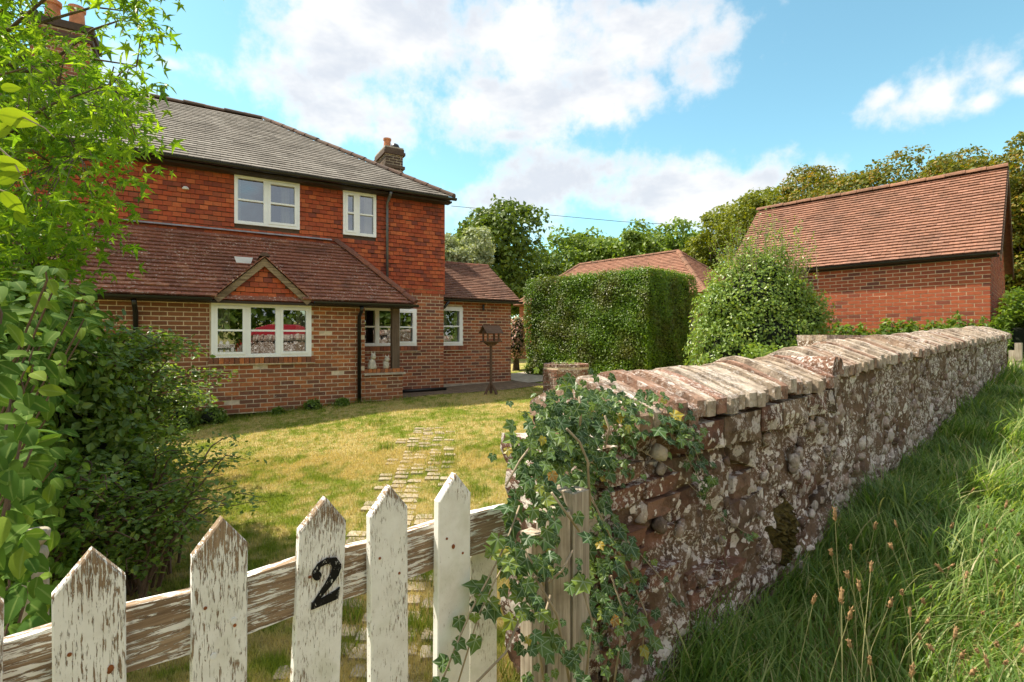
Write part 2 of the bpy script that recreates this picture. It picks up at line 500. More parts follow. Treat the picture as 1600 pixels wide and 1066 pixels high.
def mat_wood(name, c1, c2, vert=True, scale=1.0, rough=.85):
    m, n, b, _ = new_mat(name)
    co = n.node('ShaderNodeTexCoord').outputs['Object']
    sc = (60 * scale, 60 * scale, 3.0 * scale) if vert else (3.0 * scale, 60 * scale, 60 * scale)
    g = n.noise(n.mapping(co, sc), 1.0, 6, 0.65, 0.4)
    g2 = n.noise(co, 7.0, 4, 0.6)
    c = n.mix(n.ss(g, .3, .7), c1, c2)
    c = n.mix(n.m('MULTIPLY', n.ss(g2, .45, .75), .4), c, (.05, .035, .022, 1))
    n.put(b.inputs['Base Color'], c); b.inputs['Roughness'].default_value = rough
    b.inputs['Specular IOR Level'].default_value = .2
    bump(n, b, g, .9, .004)
    return m
WOOD_GREY = mat_wood('weathered_oak', (.58, .50, .40, 1), (.27, .22, .165, 1))
WOOD_BARGE = mat_wood('barge_board', (.36, .27, .17, 1), (.13, .09, .055, 1), False, .7)
WOOD_POST = mat_wood('porch_post', (.17, .12, .085, 1), (.10, .07, .05, 1), True, .6)
WOOD_BROWN = mat_wood('brown_timber', (.16, .095, .06, 1), (.10, .06, .04, 1), True, .8)
WOOD_TURN = mat_wood('turned_wood', (.42, .37, .28, 1), (.28, .24, .17, 1), True, .5)

def mat_peeling(name, horizontal=False):
    """white paint flaking off along the grain; object colour red channel = share of paint left"""
    m, n, b, _ = new_mat(name)
    co = n.node('ShaderNodeTexCoord').outputs['Object']
    oi = n.node('ShaderNodeObjectInfo')
    sh = n.node('ShaderNodeVectorMath', operation='ADD'); n.put(sh.inputs[0], co)
    cmb = n.node('ShaderNodeCombineXYZ'); n.put(cmb.inputs[0], n.m('MULTIPLY', oi.outputs['Random'], 7.0)); n.put(cmb.inputs[2], n.m('MULTIPLY', oi.outputs['Random'], 3.0))
    n.l.new(cmb.outputs[0], sh.inputs[1])
    vsc = n.node('ShaderNodeVectorMath', operation='SCALE'); n.l.new(sh.outputs[0], vsc.inputs[0]); n.put(vsc.inputs['Scale'], n.m('ADD', .65, n.m('MULTIPLY', n.m('FRACT', n.m('MULTIPLY', oi.outputs['Random'], 7.3)), .8)))
    co2 = vsc.outputs[0]
    st = (16, 60, 190) if horizontal else (330, 60, 34)
    g = n.noise(n.mapping(co2, st), 1.0, 7, 0.72, 0.5)
    st2 = (60, 200, 500) if horizontal else (800, 200, 130)
    g2 = n.noise(n.mapping(co2, st2), 1.0, 4, 0.7)
    broad_ = n.noise(n.mapping(co2, (9, 9, 5)), 1.0, 4, 0.6)
    sep = n.node('ShaderNodeSeparateColor'); n.put(sep.inputs[0], oi.outputs['Color'])
    paint = sep.outputs[0]
    cr = n.node('ShaderNodeSeparateXYZ'); n.put(cr.inputs[0], co)
    top = n.ss(cr.outputs[2], 1.0, 1.105, 0.0, 0.11) if not horizontal else 0.0
    v = n.m('ADD', n.m('MULTIPLY', g, .80), n.m('MULTIPLY', broad_, .30))
    v = n.m('ADD', v, n.m('MULTIPLY', n.m('SUBTRACT', g2, .5), .16))
    v = n.m('ADD', v, top)
    th = n.m('ADD', n.m('MULTIPLY', paint, .55), .28)
    d = n.m('SUBTRACT', th, v)
    keep = n.ss(d, -.012, .012)
    wg = n.noise(n.mapping(co2, (6, 90, 170) if horizontal else (190, 90, 7)), 1.0, 6, .7, .5)
    wood = n.ramp(wg, [(.3, (.13, .082, .048)), (.5, (.27, .185, .115)), (.7, (.42, .31, .205))])
    dirt = n.noise(co2, 14, 5, .65)
    white = n.mix(n.m('MULTIPLY', n.ss(dirt, .40, .75), .5), (.86, .84, .79, 1), (.62, .58, .50, 1))
    alg = n.m('MULTIPLY', n.ss(n.noise(co2, 9, 4, .6), .5, .72), .35)
    white = n.mix(alg, white, (.46, .47, .33, 1))
    c = n.mix(keep, wood, white)
    n.put(b.inputs['Base Color'], c); b.inputs['Roughness'].default_value = .7
    b.inputs['Specular IOR Level'].default_value = .25
    bump(n, b, n.m('ADD', n.m('MULTIPLY', keep, .7), n.m('MULTIPLY', wg, .35)), .8, .0016)
    return m
PEEL = mat_peeling('peeling_white_paint')
PEEL_RAIL = mat_peeling('peeling_rail', True)

def mat_numeral():
    m, n, b, _ = new_mat('black_numeral')
    co = n.node('ShaderNodeTexCoord').outputs['Object']
    fl = n.ss(n.noise(n.mapping(co, (140, 60, 70)), 1.0, 6, .75), .60, .63)
    rs = n.ss(n.noise(co, 45, 3, .6), .68, .72)
    c = n.mix(fl, (.008, .008, .009, 1), (.66, .65, .61, 1))
    c = n.mix(rs, c, (.25, .07, .02, 1))
    n.put(b.inputs['Base Color'], c); b.inputs['Roughness'].default_value = .5; b.inputs['Specular IOR Level'].default_value = .15
    return m
NUMERAL = mat_numeral()

def mat_masonry(name, stops, lich, mortar=False):
    """old stones and mortar with white and grey lichen crust"""
    m, n, b, _ = new_mat(name)
    r, pos = piece_random(n)
    g = n.noise(pos, 13, 7, .68)
    c = n.ramp(n.m('FRACT', n.m('ADD', n.m('MULTIPLY', r, 1.0 if not mortar else 0.0), 0.0)), stops) if not mortar else n.ramp(g, stops)
    c = n.mix(n.m('MULTIPLY', n.ss(g, .40, .68), .70), c, (.055, .036, .026, 1))
    fine = n.noise(pos, 70, 5, .7)
    c = n.mix(n.m('MULTIPLY', n.ss(fine, .55, .75), .4), c, (.42, .33, .23, 1))
    # lichen rosettes
    d1 = n.node('ShaderNodeVectorMath', operation='ADD'); n.put(d1.inputs[0], pos)
    nz = n.node('ShaderNodeTexNoise'); n.put(nz.inputs['Vector'], pos); nz.inputs['Scale'].default_value = 22; nz.inputs['Detail'].default_value = 4
    vs = n.node('ShaderNodeVectorMath', operation='SCALE'); n.l.new(nz.outputs['Color'], vs.inputs[0]); vs.inputs['Scale'].default_value = .07
    n.l.new(vs.outputs[0], d1.inputs[1])
    vo = n.voro(d1.outputs[0], lich[0])
    spots = n.ss(vo.outputs['Distance'], lich[1] + .05, lich[1])
    sc = n.node('ShaderNodeSeparateColor'); n.l.new(vo.outputs['Color'], sc.inputs[0])
    pick = n.m('GREATER_THAN', sc.outputs[0], lich[2])
    spots = n.m('MULTIPLY', spots, pick)
    vo2 = n.voro(d1.outputs[0], lich[0] * 2.7); sc2 = n.node('ShaderNodeSeparateColor'); n.l.new(vo2.outputs['Color'], sc2.inputs[0])
    spots = n.m('MAXIMUM', spots, n.m('MULTIPLY', n.ss(vo2.outputs['Distance'], lich[1] + .10, lich[1] + .03), n.m('GREATER_THAN', sc2.outputs[0], lich[4] if len(lich) > 4 else .68)))
    crust = n.ss(n.noise(pos, 48, 5, .78), .52, .57)
    area = n.ss(n.noise(pos, 3.2, 4, .6), .42, .56)
    w = n.m('MAXIMUM', n.m('MULTIPLY', n.m('MULTIPLY', spots, n.m('ADD', .6, n.m('MULTIPLY', n.ss(n.noise(pos, 2.3, 3, .6), .42, .58), .4))), n.ss(fine, .32, .50)), n.m('MULTIPLY', crust, n.m('MULTIPLY', area, lich[3])))
    c = n.mix(w, c, (.84, .76, .70, 1))
    n.put(b.inputs['Base Color'], c); b.inputs['Roughness'].default_value = .95
    b.inputs['Specular IOR Level'].default_value = .15
    bump(n, b, n.m('ADD', g, n.m('MULTIPLY', fine, .5)), 1.0, .018)
    return m
MASON = mat_masonry('old_wall_mortar', [(.25, (.085, .050, .034)), (.42, (.18, .112, .072)), (.55, (.27, .175, .112)), (.72, (.14, .076, .052))], (9.0, .32, .50, 1.0, .50), True)
STONE = mat_masonry('old_wall_stone', [(0, (.16, .10, .068)), (.25, (.21, .10, .07)), (.45, (.28, .19, .125)), (.65, (.12, .078, .054)), (.85, (.32, .22, .15)), (1, (.18, .11, .074))], (8.0, .33, .46, 1.0, .50))
FLINT = mat_masonry('flint', [(0, (.72, .64, .57)), (.22, (.52, .42, .35)), (.42, (.27, .175, .125)), (.62, (.15, .10, .075)), (.82, (.60, .50, .43)), (1, (.33, .22, .16))], (16.0, .22, .72, .6, .78))
COPING = mat_masonry('coping_brick', [(0, (.56, .46, .36)), (.26, (.50, .39, .29)), (.36, (.38, .24, .17)), (.46, (.60, .50, .40)), (.66, (.52, .42, .33)), (.80, (.42, .29, .21)), (.92, (.32, .14, .09)), (1, (.56, .47, .37))], (14.0, .22, .80, .55, .88))
QUOIN = mat_masonry('quoin_brick', [(0, (.30, .135, .085)), (.5, (.20, .105, .07)), (1, (.34, .19, .125))], (13.0, .24, .6, .8))
SETT = mat_piece('paving_sett', [(0, (.42, .345, .235)), (.5, (.48, .40, .285)), (1, (.36, .29, .20))], grime=.3, nscale=25)
MOSS = mat_plain('moss', (.085, .062, .012), .95, .6, 45, bd=.02)

L_TREE = mat_leaf('tree_leaf', [(0, (.085, .18, .014)), (.4, (.14, .25, .018)), (.75, (.21, .31, .022)), (1, (.065, .14, .018))], trans=.55, rough=.42, tcol=1.9, vein=((.16, .24, .03, 1), .90, .5))
L_BIG = mat_leaf('large_leaf', [(0, (.050, .112, .018)), (.5, (.076, .15, .022)), (.85, (.11, .19, .025)), (1, (.17, .24, .028))], trans=.26, rough=.7, spec=.05, tcol=1.3, vein=((.24, .32, .09, 1), .82, .5))
L_BACK = mat_leaf('backlit_leaf', [(0, (.20, .30, .02)), (1, (.28, .38, .03))], trans=.5, rough=.7, spec=.05, tcol=1.15, vein=((.10, .17, .02, 1), .80, .6))
L_SMALL = mat_leaf('small_glossy_leaf', [(0, (.085, .15, .028)), (.5, (.13, .21, .036)), (.8, (.18, .27, .046)), (1, (.25, .33, .065))], trans=.42, rough=.38, spec=.4)
L_HEDGE = mat_leaf('hedge_leaf', [(0, (.070, .145, .011)), (.45, (.11, .205, .014)), (.8, (.16, .27, .017)), (1, (.21, .32, .022))], trans=.32, rough=.38, patch=((.12, .075, .018, 1), .55), pscale=1.4)
L_SHRUB = mat_leaf('shrub_leaf', [(0, (.13, .21, .04)), (.4, (.18, .28, .052)), (.8, (.25, .35, .07)), (1, (.33, .39, .08))], trans=.35, rough=.36, spec=.5)
L_IVYHEDGE = mat_leaf('creeper_leaf', [(0, (.07, .13, .02)), (.5, (.12, .20, .025)), (1, (.18, .25, .035))], trans=.4, rough=.45)
L_IVY = mat_leaf('ivy_leaf', [(0, (.036, .080, .020)), (.35, (.056, .112, .024)), (.65, (.09, .158, .034)), (.90, (.145, .22, .034)), (.975, (.22, .27, .036)), (.99, (.38, .28, .03)), (1, (.32, .15, .04))], trans=.28, rough=.42, vein=((.30, .38, .25, 1), .80, .75))
L_OAK = mat_leaf('oak_leaf', [(0, (.070, .115, .015)), (.5, (.105, .16, .02)), (1, (.15, .215, .026))], trans=.3, rough=.5, patch=((.10, .14, .02, 1), .4), pscale=.35)
L_OAK2 = mat_leaf('mid_green_leaf', [(0, (.10, .165, .024)), (.5, (.15, .225, .034)), (1, (.21, .29, .045))], trans=.35, rough=.5)
L_BIRCH = mat_leaf('yellow_green_leaf', [(0, (.115, .145, .014)), (.5, (.165, .195, .018)), (1, (.23, .24, .022))], trans=.35, rough=.5)
L_AUT = mat_leaf('bronze_green_leaf', [(0, (.085, .115, .014)), (.4, (.13, .155, .016)), (.75, (.21, .19, .02)), (1, (.31, .18, .02))], trans=.32, rough=.5)
L_SILVER = mat_leaf('silver_leaf', [(0, (.24, .29, .16)), (.5, (.33, .38, .23)), (1, (.42, .46, .30))], trans=.3, rough=.6)
L_FERN = mat_leaf('dry_fern', [(0, (.34, .19, .05)), (.5, (.45, .28, .08)), (1, (.28, .20, .05))], trans=.3, rough=.6)
L_PINK = mat_leaf('pink_blossom', [(0, (.07, .11, .04)), (.40, (.11, .15, .05)), (.5, (.62, .36, .33)), (1, (.72, .50, .45))], trans=.25, rough=.6)
G_LONG = mat_leaf('long_grass', [(0, (.080, .155, .032)), (.3, (.125, .215, .044)), (.6, (.18, .28, .062)), (.82, (.26, .35, .10)), (.93, (.38, .42, .17)), (1, (.54, .48, .27))], trans=.5, rough=.45, patch=((.07, .15, .03, 1), .35), pscale=2.2, tcol=1.5)
L_SEED = mat_plain('seed_head', (.34, .21, .10), .9, .3, 50)
L_STALK = mat_plain('grass_stalk', (.42, .40, .19), .8, .2, 30)
def mat_lawn_blade():
    m, n, b, out = new_mat('lawn_grass')
    r, pos = piece_random(n)
    straw = n.ramp(r, [(0, (.50, .40, .15)), (.5, (.60, .48, .21)), (1, (.44, .37, .12))])
    green = n.ramp(r, [(0, (.14, .21, .018)), (.5, (.21, .27, .025)), (1, (.30, .33, .04))])
    a = n.noise(pos, .8, 4, .6); c2 = n.noise(pos, 6.5, 4, .7)
    d = n.m('ADD', n.m('MULTIPLY', a, .5), n.m('MULTIPLY', c2, .6))
    c = n.mix(n.ss(d, .49, .64), straw, green)
    n.put(b.inputs['Base Color'], c); b.inputs['Roughness'].default_value = .55; b.inputs['Specular IOR Level'].default_value = .2
    tr = n.node('ShaderNodeBsdfTranslucent'); n.put(tr.inputs[0], n.mix(1.0, c, (1.4, 1.35, .8, 1), 'MULTIPLY'))
    mx = n.node('ShaderNodeMixShader'); mx.inputs[0].default_value = .3
    n.l.new(b.outputs[0], mx.inputs[1]); n.l.new(tr.outputs[0], mx.inputs[2]); n.l.new(mx.outputs[0], out.inputs[0])
    return m
G_LAWN = mat_lawn_blade()
def mat_ground():
    m, n, b, _ = new_mat('turf_ground')
    pos = n.node('ShaderNodeNewGeometry').outputs['Position']
    a = n.noise(pos, .8, 4, .6); c2 = n.noise(pos, 6.5, 4, .7); f = n.noise(pos, 45, 6, .75)
    d = n.m('ADD', n.m('MULTIPLY', a, .5), n.m('MULTIPLY', c2, .6))
    straw = n.ramp(f, [(.3, (.26, .195, .07)), (.5, (.46, .37, .15)), (.7, (.57, .47, .22))])
    green = n.ramp(f, [(.3, (.08, .12, .014)), (.5, (.17, .22, .024)), (.7, (.24, .28, .035))])
    c = n.mix(n.ss(d, .49, .64), straw, green)
    n.put(b.inputs['Base Color'], c); b.inputs['Roughness'].default_value = .95; b.inputs['Specular IOR Level'].default_value = .1
    bump(n, b, f, 1.0, .03)
    return m
TURF = mat_ground()

# ------------------------------------------------------------------ ground
TH_W = R(50.5)                                   # boundary wall: bearing right of the camera axis
WT = np.array([math.sin(TH_W), math.cos(TH_W)])  # along the wall
WN = np.array([-WT[1], WT[0]])                   # into the plot
W_D = 1.22                                       # wall face distance from camera
W_THICK = 0.46
def smooth_interp(x, xs, ys):
    x = np.asarray(x, float); o = np.zeros_like(x)
    for k, w in ((-1, .25), (0, .5), (1, .25)):
        o += w * np.interp(x + k * .5, xs, ys)
    return o
def ground_z(X, Y):
    X = np.asarray(X, float); Y = np.asarray(Y, float)
    t = X * WT[0] + Y * WT[1]; n = X * WN[0] + Y * WN[1] - W_D
    hin = smooth_interp(t, [-40, -4, 0, 1.5, 3.7, 6.6, 8, 10, 12, 20, 60], [-.2, -.05, .0, .05, .22, .27, .31, .42, .62, .9, 1.3])
    hout = smooth_interp(t, [-40, -4, 0, 2, 3.7, 6.7, 10.6, 14, 60], [-.5, -.1, 0, .0, .20, .50, .92, 1.1, 1.5])
    w = np.clip((n - .05) / .36, 0, 1); w = w * w * (3 - 2 * w)
    h = hin * w + hout * (1 - w)
    h += .012 * np.sin(X * 2.1 + Y) * np.cos(Y * 1.7 - X * .6)
    road = np.clip((-n - 2.4) / .8, 0, 1)
    return h * (1 - .0 * road)
def gz(x, y): return float(ground_z(np.array([x]), np.array([y]))[0])

def axis(lo, hi, d0, d1, step, far):
    mid = list(np.arange(d0, d1, step)); l = []; x = d0; s = step
    while x > lo: s *= 1.25; x -= s; l.append(x)
    r = []; x = mid[-1]; s = step
    while x < hi: s *= 1.25; x += s; r.append(x)
    return np.array(l[::-1] + mid + r)
gx = axis(-600, 600, -9, 14, .15, 0); gy = axis(-300, 900, -3, 18, .15, 0)
GX, GY = np.meshgrid(gx, gy)
V = np.stack([GX.ravel(), GY.ravel(), ground_z(GX, GY).ravel()], 1)
ny, nx = GX.shape
ii = (np.arange(ny - 1)[:, None] * nx + np.arange(nx - 1)[None, :]).ravel()
loops = np.stack([ii, ii + 1, ii + 1 + nx, ii + nx], 1).ravel()
g = link('ground', make_mesh('ground', V, loops, np.full(len(ii), 4), smooth=True), TURF)
tag(g, kind='structure')

def sheet(name, poly_fn, u0, u1, v0, v1, step, mat, lift):
    """patch that follows the ground; poly_fn maps (u,v) to world xy"""
    us = np.arange(u0, u1 + 1e-6, step); vs = np.arange(v0, v1 + 1e-6, step)
    U, Vv = np.meshgrid(us, vs); X, Y = poly_fn(U, Vv)
    vv = np.stack([X.ravel(), Y.ravel(), (ground_z(X, Y) + lift).ravel()], 1)
    a, b_ = U.shape
    ii = (np.arange(a - 1)[:, None] * b_ + np.arange(b_ - 1)[None, :]).ravel()
    lo = np.stack([ii, ii + 1, ii + 1 + b_, ii + b_], 1).ravel()
    o = link(name, make_mesh(name, vv, lo, np.full(len(ii), 4), smooth=True), mat)
    return tag(o, kind='structure')

# ------------------------------------------------------------------ house
TH_H = R(59.3)
HU = np.array([math.sin(TH_H), math.cos(TH_H)]); HV = np.array([-HU[1], HU[0]])
def hw(u, v): return u * HU[0] + v * HV[0], u * HU[1] + v * HV[1]
HO = (2.5, 10.02, 0.22)                          # local origin: foot of the corner by the porch
hx0, hy0 = hw(HO[0], HO[1])
house = thing('brick_cottage', (hx0, hy0, HO[2]), math.pi / 2 - TH_H,
              'two storey cottage with red hung tiles above brick, white windows and grey roof', 'house')
OFF = HO
VF, VR, VWING = 10.02, 11.03, 11.60              # front wall, main wall, side wing

def slab_with_holes(u0, u1, z0, z1, holes, v0, v1, name, mat, parent, off):
    """wall slab in the u-z plane cut round its openings"""
    us = sorted({u0, u1, *[h[0] for h in holes], *[h[1] for h in holes]}); zs = sorted({z0, z1, *[h[2] for h in holes], *[h[3] for h in holes]})
    us = [x for x in us if u0 <= x <= u1]; zs = [x for x in zs if z0 <= x <= z1]
    mb = MB()
    for i in range(len(us) - 1):
        for j in range(len(zs) - 1):
            cu = (us[i] + us[i + 1]) / 2; cz = (zs[j] + zs[j + 1]) / 2
            if any(h[0] < cu < h[1] and h[2] < cz < h[3] for h in holes): continue
            mb.box((us[i], v0, zs[j]), (us[i + 1], v1, zs[j + 1]))
    return mb.build(name, mat, parent, off=off)

def brick_courses(u0, u1, z0, z1, holes, v, bl=.22, gauge=.075, joint=.014, proud=.006, jit=.0015, cut=None, seed=1):
    """stretcher bond in the u-z plane facing -v; returns local matrices for the unit box"""
    rg = np.random.default_rng(seed); out = []
    rows = int(math.ceil((z1 - z0) / gauge))
    for j in range(rows):
        za = z0 + j * gauge; zb = min(za + gauge - joint, z1)
        if zb - za < .02: continue
        u = u0 - (bl / 2 if j % 2 else 0)
        while u < u1:
            segs = [(max(u, u0), min(u + bl - joint, u1))]
            for h in holes:
                if za < h[3] and zb > h[2]:
                    ns = []
                    for a, b in segs:
                        if b <= h[0] or a >= h[1]: ns.append((a, b))
                        else:
                            if a < h[0]: ns.append((a, h[0] - .004))
                            if b > h[1]: ns.append((h[1] + .004, b))
                    segs = ns
            for a, b in segs:
                if b - a > .03 and (cut is None or cut((a + b) / 2, (za + zb) / 2)):
                    out.append(((a + b) / 2, v - proud / 2 + rg.normal() * jit, (za + zb) / 2, b - a, .03 + proud, zb - za))
            u += bl
    o = np.array(out) if out else np.zeros((0, 6))
    M = np.zeros((len(o), 4, 4)); M[:, 3, 3] = 1
    if len(o):
        M[:, 0, 0] = o[:, 3]; M[:, 1, 1] = o[:, 4]; M[:, 2, 2] = o[:, 5]
        M[:, :3, 3] = o[:, :3]
        M[:, 1, 3] += .015 - 0
    return M
def shift(M, off):
    M = M.copy(); M[:, :3, 3] -= np.array(off); return M

W_LOW = (.046, 1.635, 1.134, 2.066)
W_UP1 = (.427, 1.58, 3.64, 4.57)
W_UP2 = (2.426, 3.12, 3.64, 4.57)
W_POR = (2.62, 4.03, 1.30, 2.13)
W_WNG = (4.74, 5.44, 1.29, 2.24)
Z0 = 0.16
# front wall of the low range: newer brick on the left, older on the right
slab_with_holes(-6.5, 2.62, Z0, 2.16, [W_LOW], VF, VF + .22, 'front_wall', MORTAR_PALE, house, OFF)
Mf = brick_courses(-6.5, 0.02, Z0 + .02, 2.14, [W_LOW], VF, seed=2)
place_pieces(house, 'brick', BOXV, BOXF, shift(Mf, OFF), BRICK_NEW, 300, (150, 440, 360, 680), rest='brick_courses')
slab_with_holes(0.024, 2.616, Z0, 2.155, [W_LOW], VF - .0028, VF - .0002, 'older_mortar_face', MORTAR_GREY, house, OFF)
Mf = brick_courses(0.03, 2.62, Z0 + .02, 2.14, [W_LOW], VF - .002, seed=3, jit=.003)
place_pieces(house, 'brick', BOXV, BOXF, shift(Mf, OFF), BRICK_OLD, 300, (300, 440, 600, 660), rest='brick_courses')
# return of the front wall into the porch
MB().box((2.40, VF + .22, Z0), (2.62, VR - .001, 2.16)).build('porch_side_wall', BRICK_OLD, house, off=OFF)
# main wall behind the porch, brick below the hung tiles
slab_with_holes(2.62, 4.70, Z0, 2.62, [W_POR], VR, VR + .25, 'main_wall', MORTAR_PALE, house, OFF)
Mf = brick_courses(2.63, 4.70, Z0 + .02, 2.60, [W_POR], VR, seed=4)
place_pieces(house, 'brick', BOXV, BOXF, shift(Mf, OFF), BRICK_RED, 300, (560, 440, 720, 640), rest='brick_courses')
# upper wall core, side and back walls
slab_with_holes(-6.5, 4.70, 2.62, 4.78, [W_UP1, W_UP2], VR, VR + .25, 'upper_wall', BRICK_DARK, house, OFF)
MB().box((-6.5, VR + .25, Z0), (-6.25, 18.0, 4.78)).box((4.45, VR + .25, Z0), (4.70, 18.0, 4.78)).box((-6.25, 17.75, Z0), (4.45, 18.0, 4.78)).build('rear_walls', BRICK_RED, house, off=OFF)
MB().box((-6.2, VR + .6, 2.50), (4.4, 17.7, 2.62)).build('floor_slab', DARKIN, house, off=OFF)
MB().box((-6.2, 14.0, Z0), (4.4, 14.1, 4.7)).build('inner_partition', DARKIN, house, off=OFF)

# hung tiles
def wedge(th0=.006, th1=.024):
    """tile unit: x across, z up the slope (0 bottom..1 top), y- outwards; rounded lower edge"""
    v = [(-.5, -th1, 0), (.5, -th1, 0), (.5, 0, 0), (-.5, 0, 0), (-.5, -th0, 1), (.5, -th0, 1), (.5, 0, 1), (-.5, 0, 1)]
    f = [(0, 3, 2, 1), (4, 5, 6, 7), (0, 1, 5, 4), (1, 2, 6, 5), (3, 0, 4, 7)]
    return v, f
TV, TF = wedge()
def hung_tiles(u0, u1, z0, z1, holes, v, w=.14, g=.09, seed=5, cut=None):
    rg = np.random.default_rng(seed); out = []
    for j in range(int((z1 - z0) / g)):
        za = z0 + j * g; u = u0 - (w / 2 if j % 2 else 0)
        while u < u1:
            segs = [(max(u, u0), min(u + w - .006, u1))]
            for h in holes:
                if za < h[3] - .01 and za + g > h[2] + .01:
                    ns = []
                    for a, b in segs:
                        if b <= h[0] or a >= h[1]: ns.append((a, b))
                        else:
                            if a < h[0]: ns.append((a, h[0]))
                            if b > h[1]: ns.append((h[1], b))
                    segs = ns
            for a, b in segs:
                if b - a > .03 and (cut is None or cut((a + b) / 2, za + g / 2)):
                    out.append(((a + b) / 2, v, za + rg.normal() * .003, b - a, 1.0 + rg.normal() * .18, g * .90, rg.normal() * .014))
            u += w
    o = np.array(out); M = np.zeros((len(o), 4, 4)); M[:, 3, 3] = 1
    c, s = np.cos(o[:, 6]), np.sin(o[:, 6])
    M[:, 0, 0] = o[:, 3] * c; M[:, 2, 0] = o[:, 3] * s; M[:, 1, 1] = np.abs(o[:, 4]); M[:, 0, 2] = -o[:, 5] * s; M[:, 2, 2] = o[:, 5] * c
    M[:, :3, 3] = o[:, :3]
    return M
def lean_top(u):  # tiles hidden behind the lean-to roof need not be hung
    return 3.42 if u < 2.1 else 3.42 - (u - 2.1) * 0.98
Mt = hung_tiles(-6.5, 4.72, 2.49, 4.62, [W_UP1, W_UP2], VR - .001, cut=lambda u, z: z > lean_top(u) - .08)
place_pieces(house, 'wall_tile', TV, TF, shift(Mt, OFF), TILE_HUNG, 300, (180, 230, 700, 470), rest='wall_tile_courses')
# tile hung side return
MB().box((4.70, VR + .004, 2.49), (4.735, 15.0, 4.62)).build('side_tiling', TILE_HUNG, house, off=OFF)

# windows ------------------------------------------------------------
def window(name, parent, u0, u1, z0, z1, v, cols, off, rows_at=.5, sash=(), face=.045, curtains=(), tilt=0.0, cill=True):
    """white casement: frame part; panes are sub-parts. cols = list of column fractions"""
    f = .05; mb = MB()
    vo = v - face
    mb.box((u0, vo, z0), (u0 + f, v + .06, z1)).box((u1 - f, vo, z0), (u1, v + .06, z1))
    mb.box((u0 + f, vo, z1 - f), (u1 - f, v + .06, z1)).box((u0 + f, vo, z0), (u1 - f, v + .06, z0 + f))
    edges = [u0 + f]; W_ = (u1 - u0 - 2 * f)
    for c in cols: edges.append(u0 + f + W_ * c)
    edges.append(u1 - f)
    for e in edges[1:-1]:
        mb.box((e - .035, vo + .002, z0 + f), (e + .035, v + .055, z1 - f))
    win = mb.build(name, UPVC, parent, off=off)
    zm = z0 + (z1 - z0) * rows_at
    for i in range(len(edges) - 1):
        a = edges[i] + (.035 if i > 0 else 0); b = edges[i + 1] - (.035 if i < len(edges) - 2 else 0)
        sb = .045 if i in sash else .012
        s = MB(); sv = vo - (.012 if i in sash else -.006)
        s.box((a, sv, z0 + f), (a + sb, v + .05, z1 - f)).box((b - sb, sv, z0 + f), (b, v + .05, z1 - f))
        s.box((a + sb, sv, z1 - f - sb), (b - sb, v + .05, z1 - f)).box((a + sb, sv, z0 + f), (b - sb, v + .05, z0 + f + sb))
        s.box((a + sb, sv + .006, zm - .016), (b - sb, v + .046, zm + .016))
        s.build('sash', UPVC, win, off=off)
        for za, zb in ((z0 + f + sb, zm - .016), (zm + .016, z1 - f - sb)):
            tl = math.sin(tilt) * (zb - za)
            g_ = MB(); vv = v + .012
            g_.add([(a + sb, vv, za), (b - sb, vv, za), (b - sb, vv + tl, zb), (a + sb, vv + tl, zb)], [(0, 1, 2, 3)])
            g_.build('pane', GLASS, win, off=off)
    for (ca, cb) in curtains:
        n = 26; vs = []; fs = []
        for k in range(n + 1):
            uu = u0 + (u1 - u0) * (ca + (cb - ca) * k / n); yy = v + .16 + .02 * math.sin(k * 1.5)
            vs += [(uu, yy, z0 - .05), (uu, yy + .01, z1)]
        for k in range(n): fs.append((2 * k, 2 * k + 2, 2 * k + 3, 2 * k + 1))
        MB().add(vs, fs).build('curtain', CURTAIN, win, smooth=True, off=off)
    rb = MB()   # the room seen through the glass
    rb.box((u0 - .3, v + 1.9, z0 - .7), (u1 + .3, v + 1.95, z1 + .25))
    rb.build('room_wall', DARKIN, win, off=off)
    return win

def brick_cill(parent, u0, u1, z, v, off, mat, n=None):
    """soldier bricks under a window"""
    n = n or int((u1 - u0) / .075); M = []
    w = (u1 - u0) / n
    for i in range(n):
        m = np.eye(4); m[0, 0] = w - .008; m[1, 1] = .12; m[2, 2] = .10
        m[:3, 3] = (u0 + (i + .5) * w, v + .01, z - .055); M.append(m)
    place_pieces(parent, 'cill_brick', BOXV, BOXF, shift(np.array(M), off), mat, 60)
    MB().box((u0, v - .046, z - .122), (u1, v + .02, z - .106)).build('cill', MORTAR_GREY, parent, off=off)

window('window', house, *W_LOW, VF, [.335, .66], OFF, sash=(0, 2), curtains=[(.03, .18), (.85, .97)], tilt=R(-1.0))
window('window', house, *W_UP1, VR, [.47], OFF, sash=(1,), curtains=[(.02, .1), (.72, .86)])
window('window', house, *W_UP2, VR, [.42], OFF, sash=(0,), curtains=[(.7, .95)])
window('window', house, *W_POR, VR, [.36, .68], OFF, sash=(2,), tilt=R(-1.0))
brick_cill(house, .0, 1.70, 1.13, VF - .012, OFF, BRICK_OLD)
brick_cill(house, 2.66, 4.12, 1.296, VR - .012, OFF, BRICK_RED)

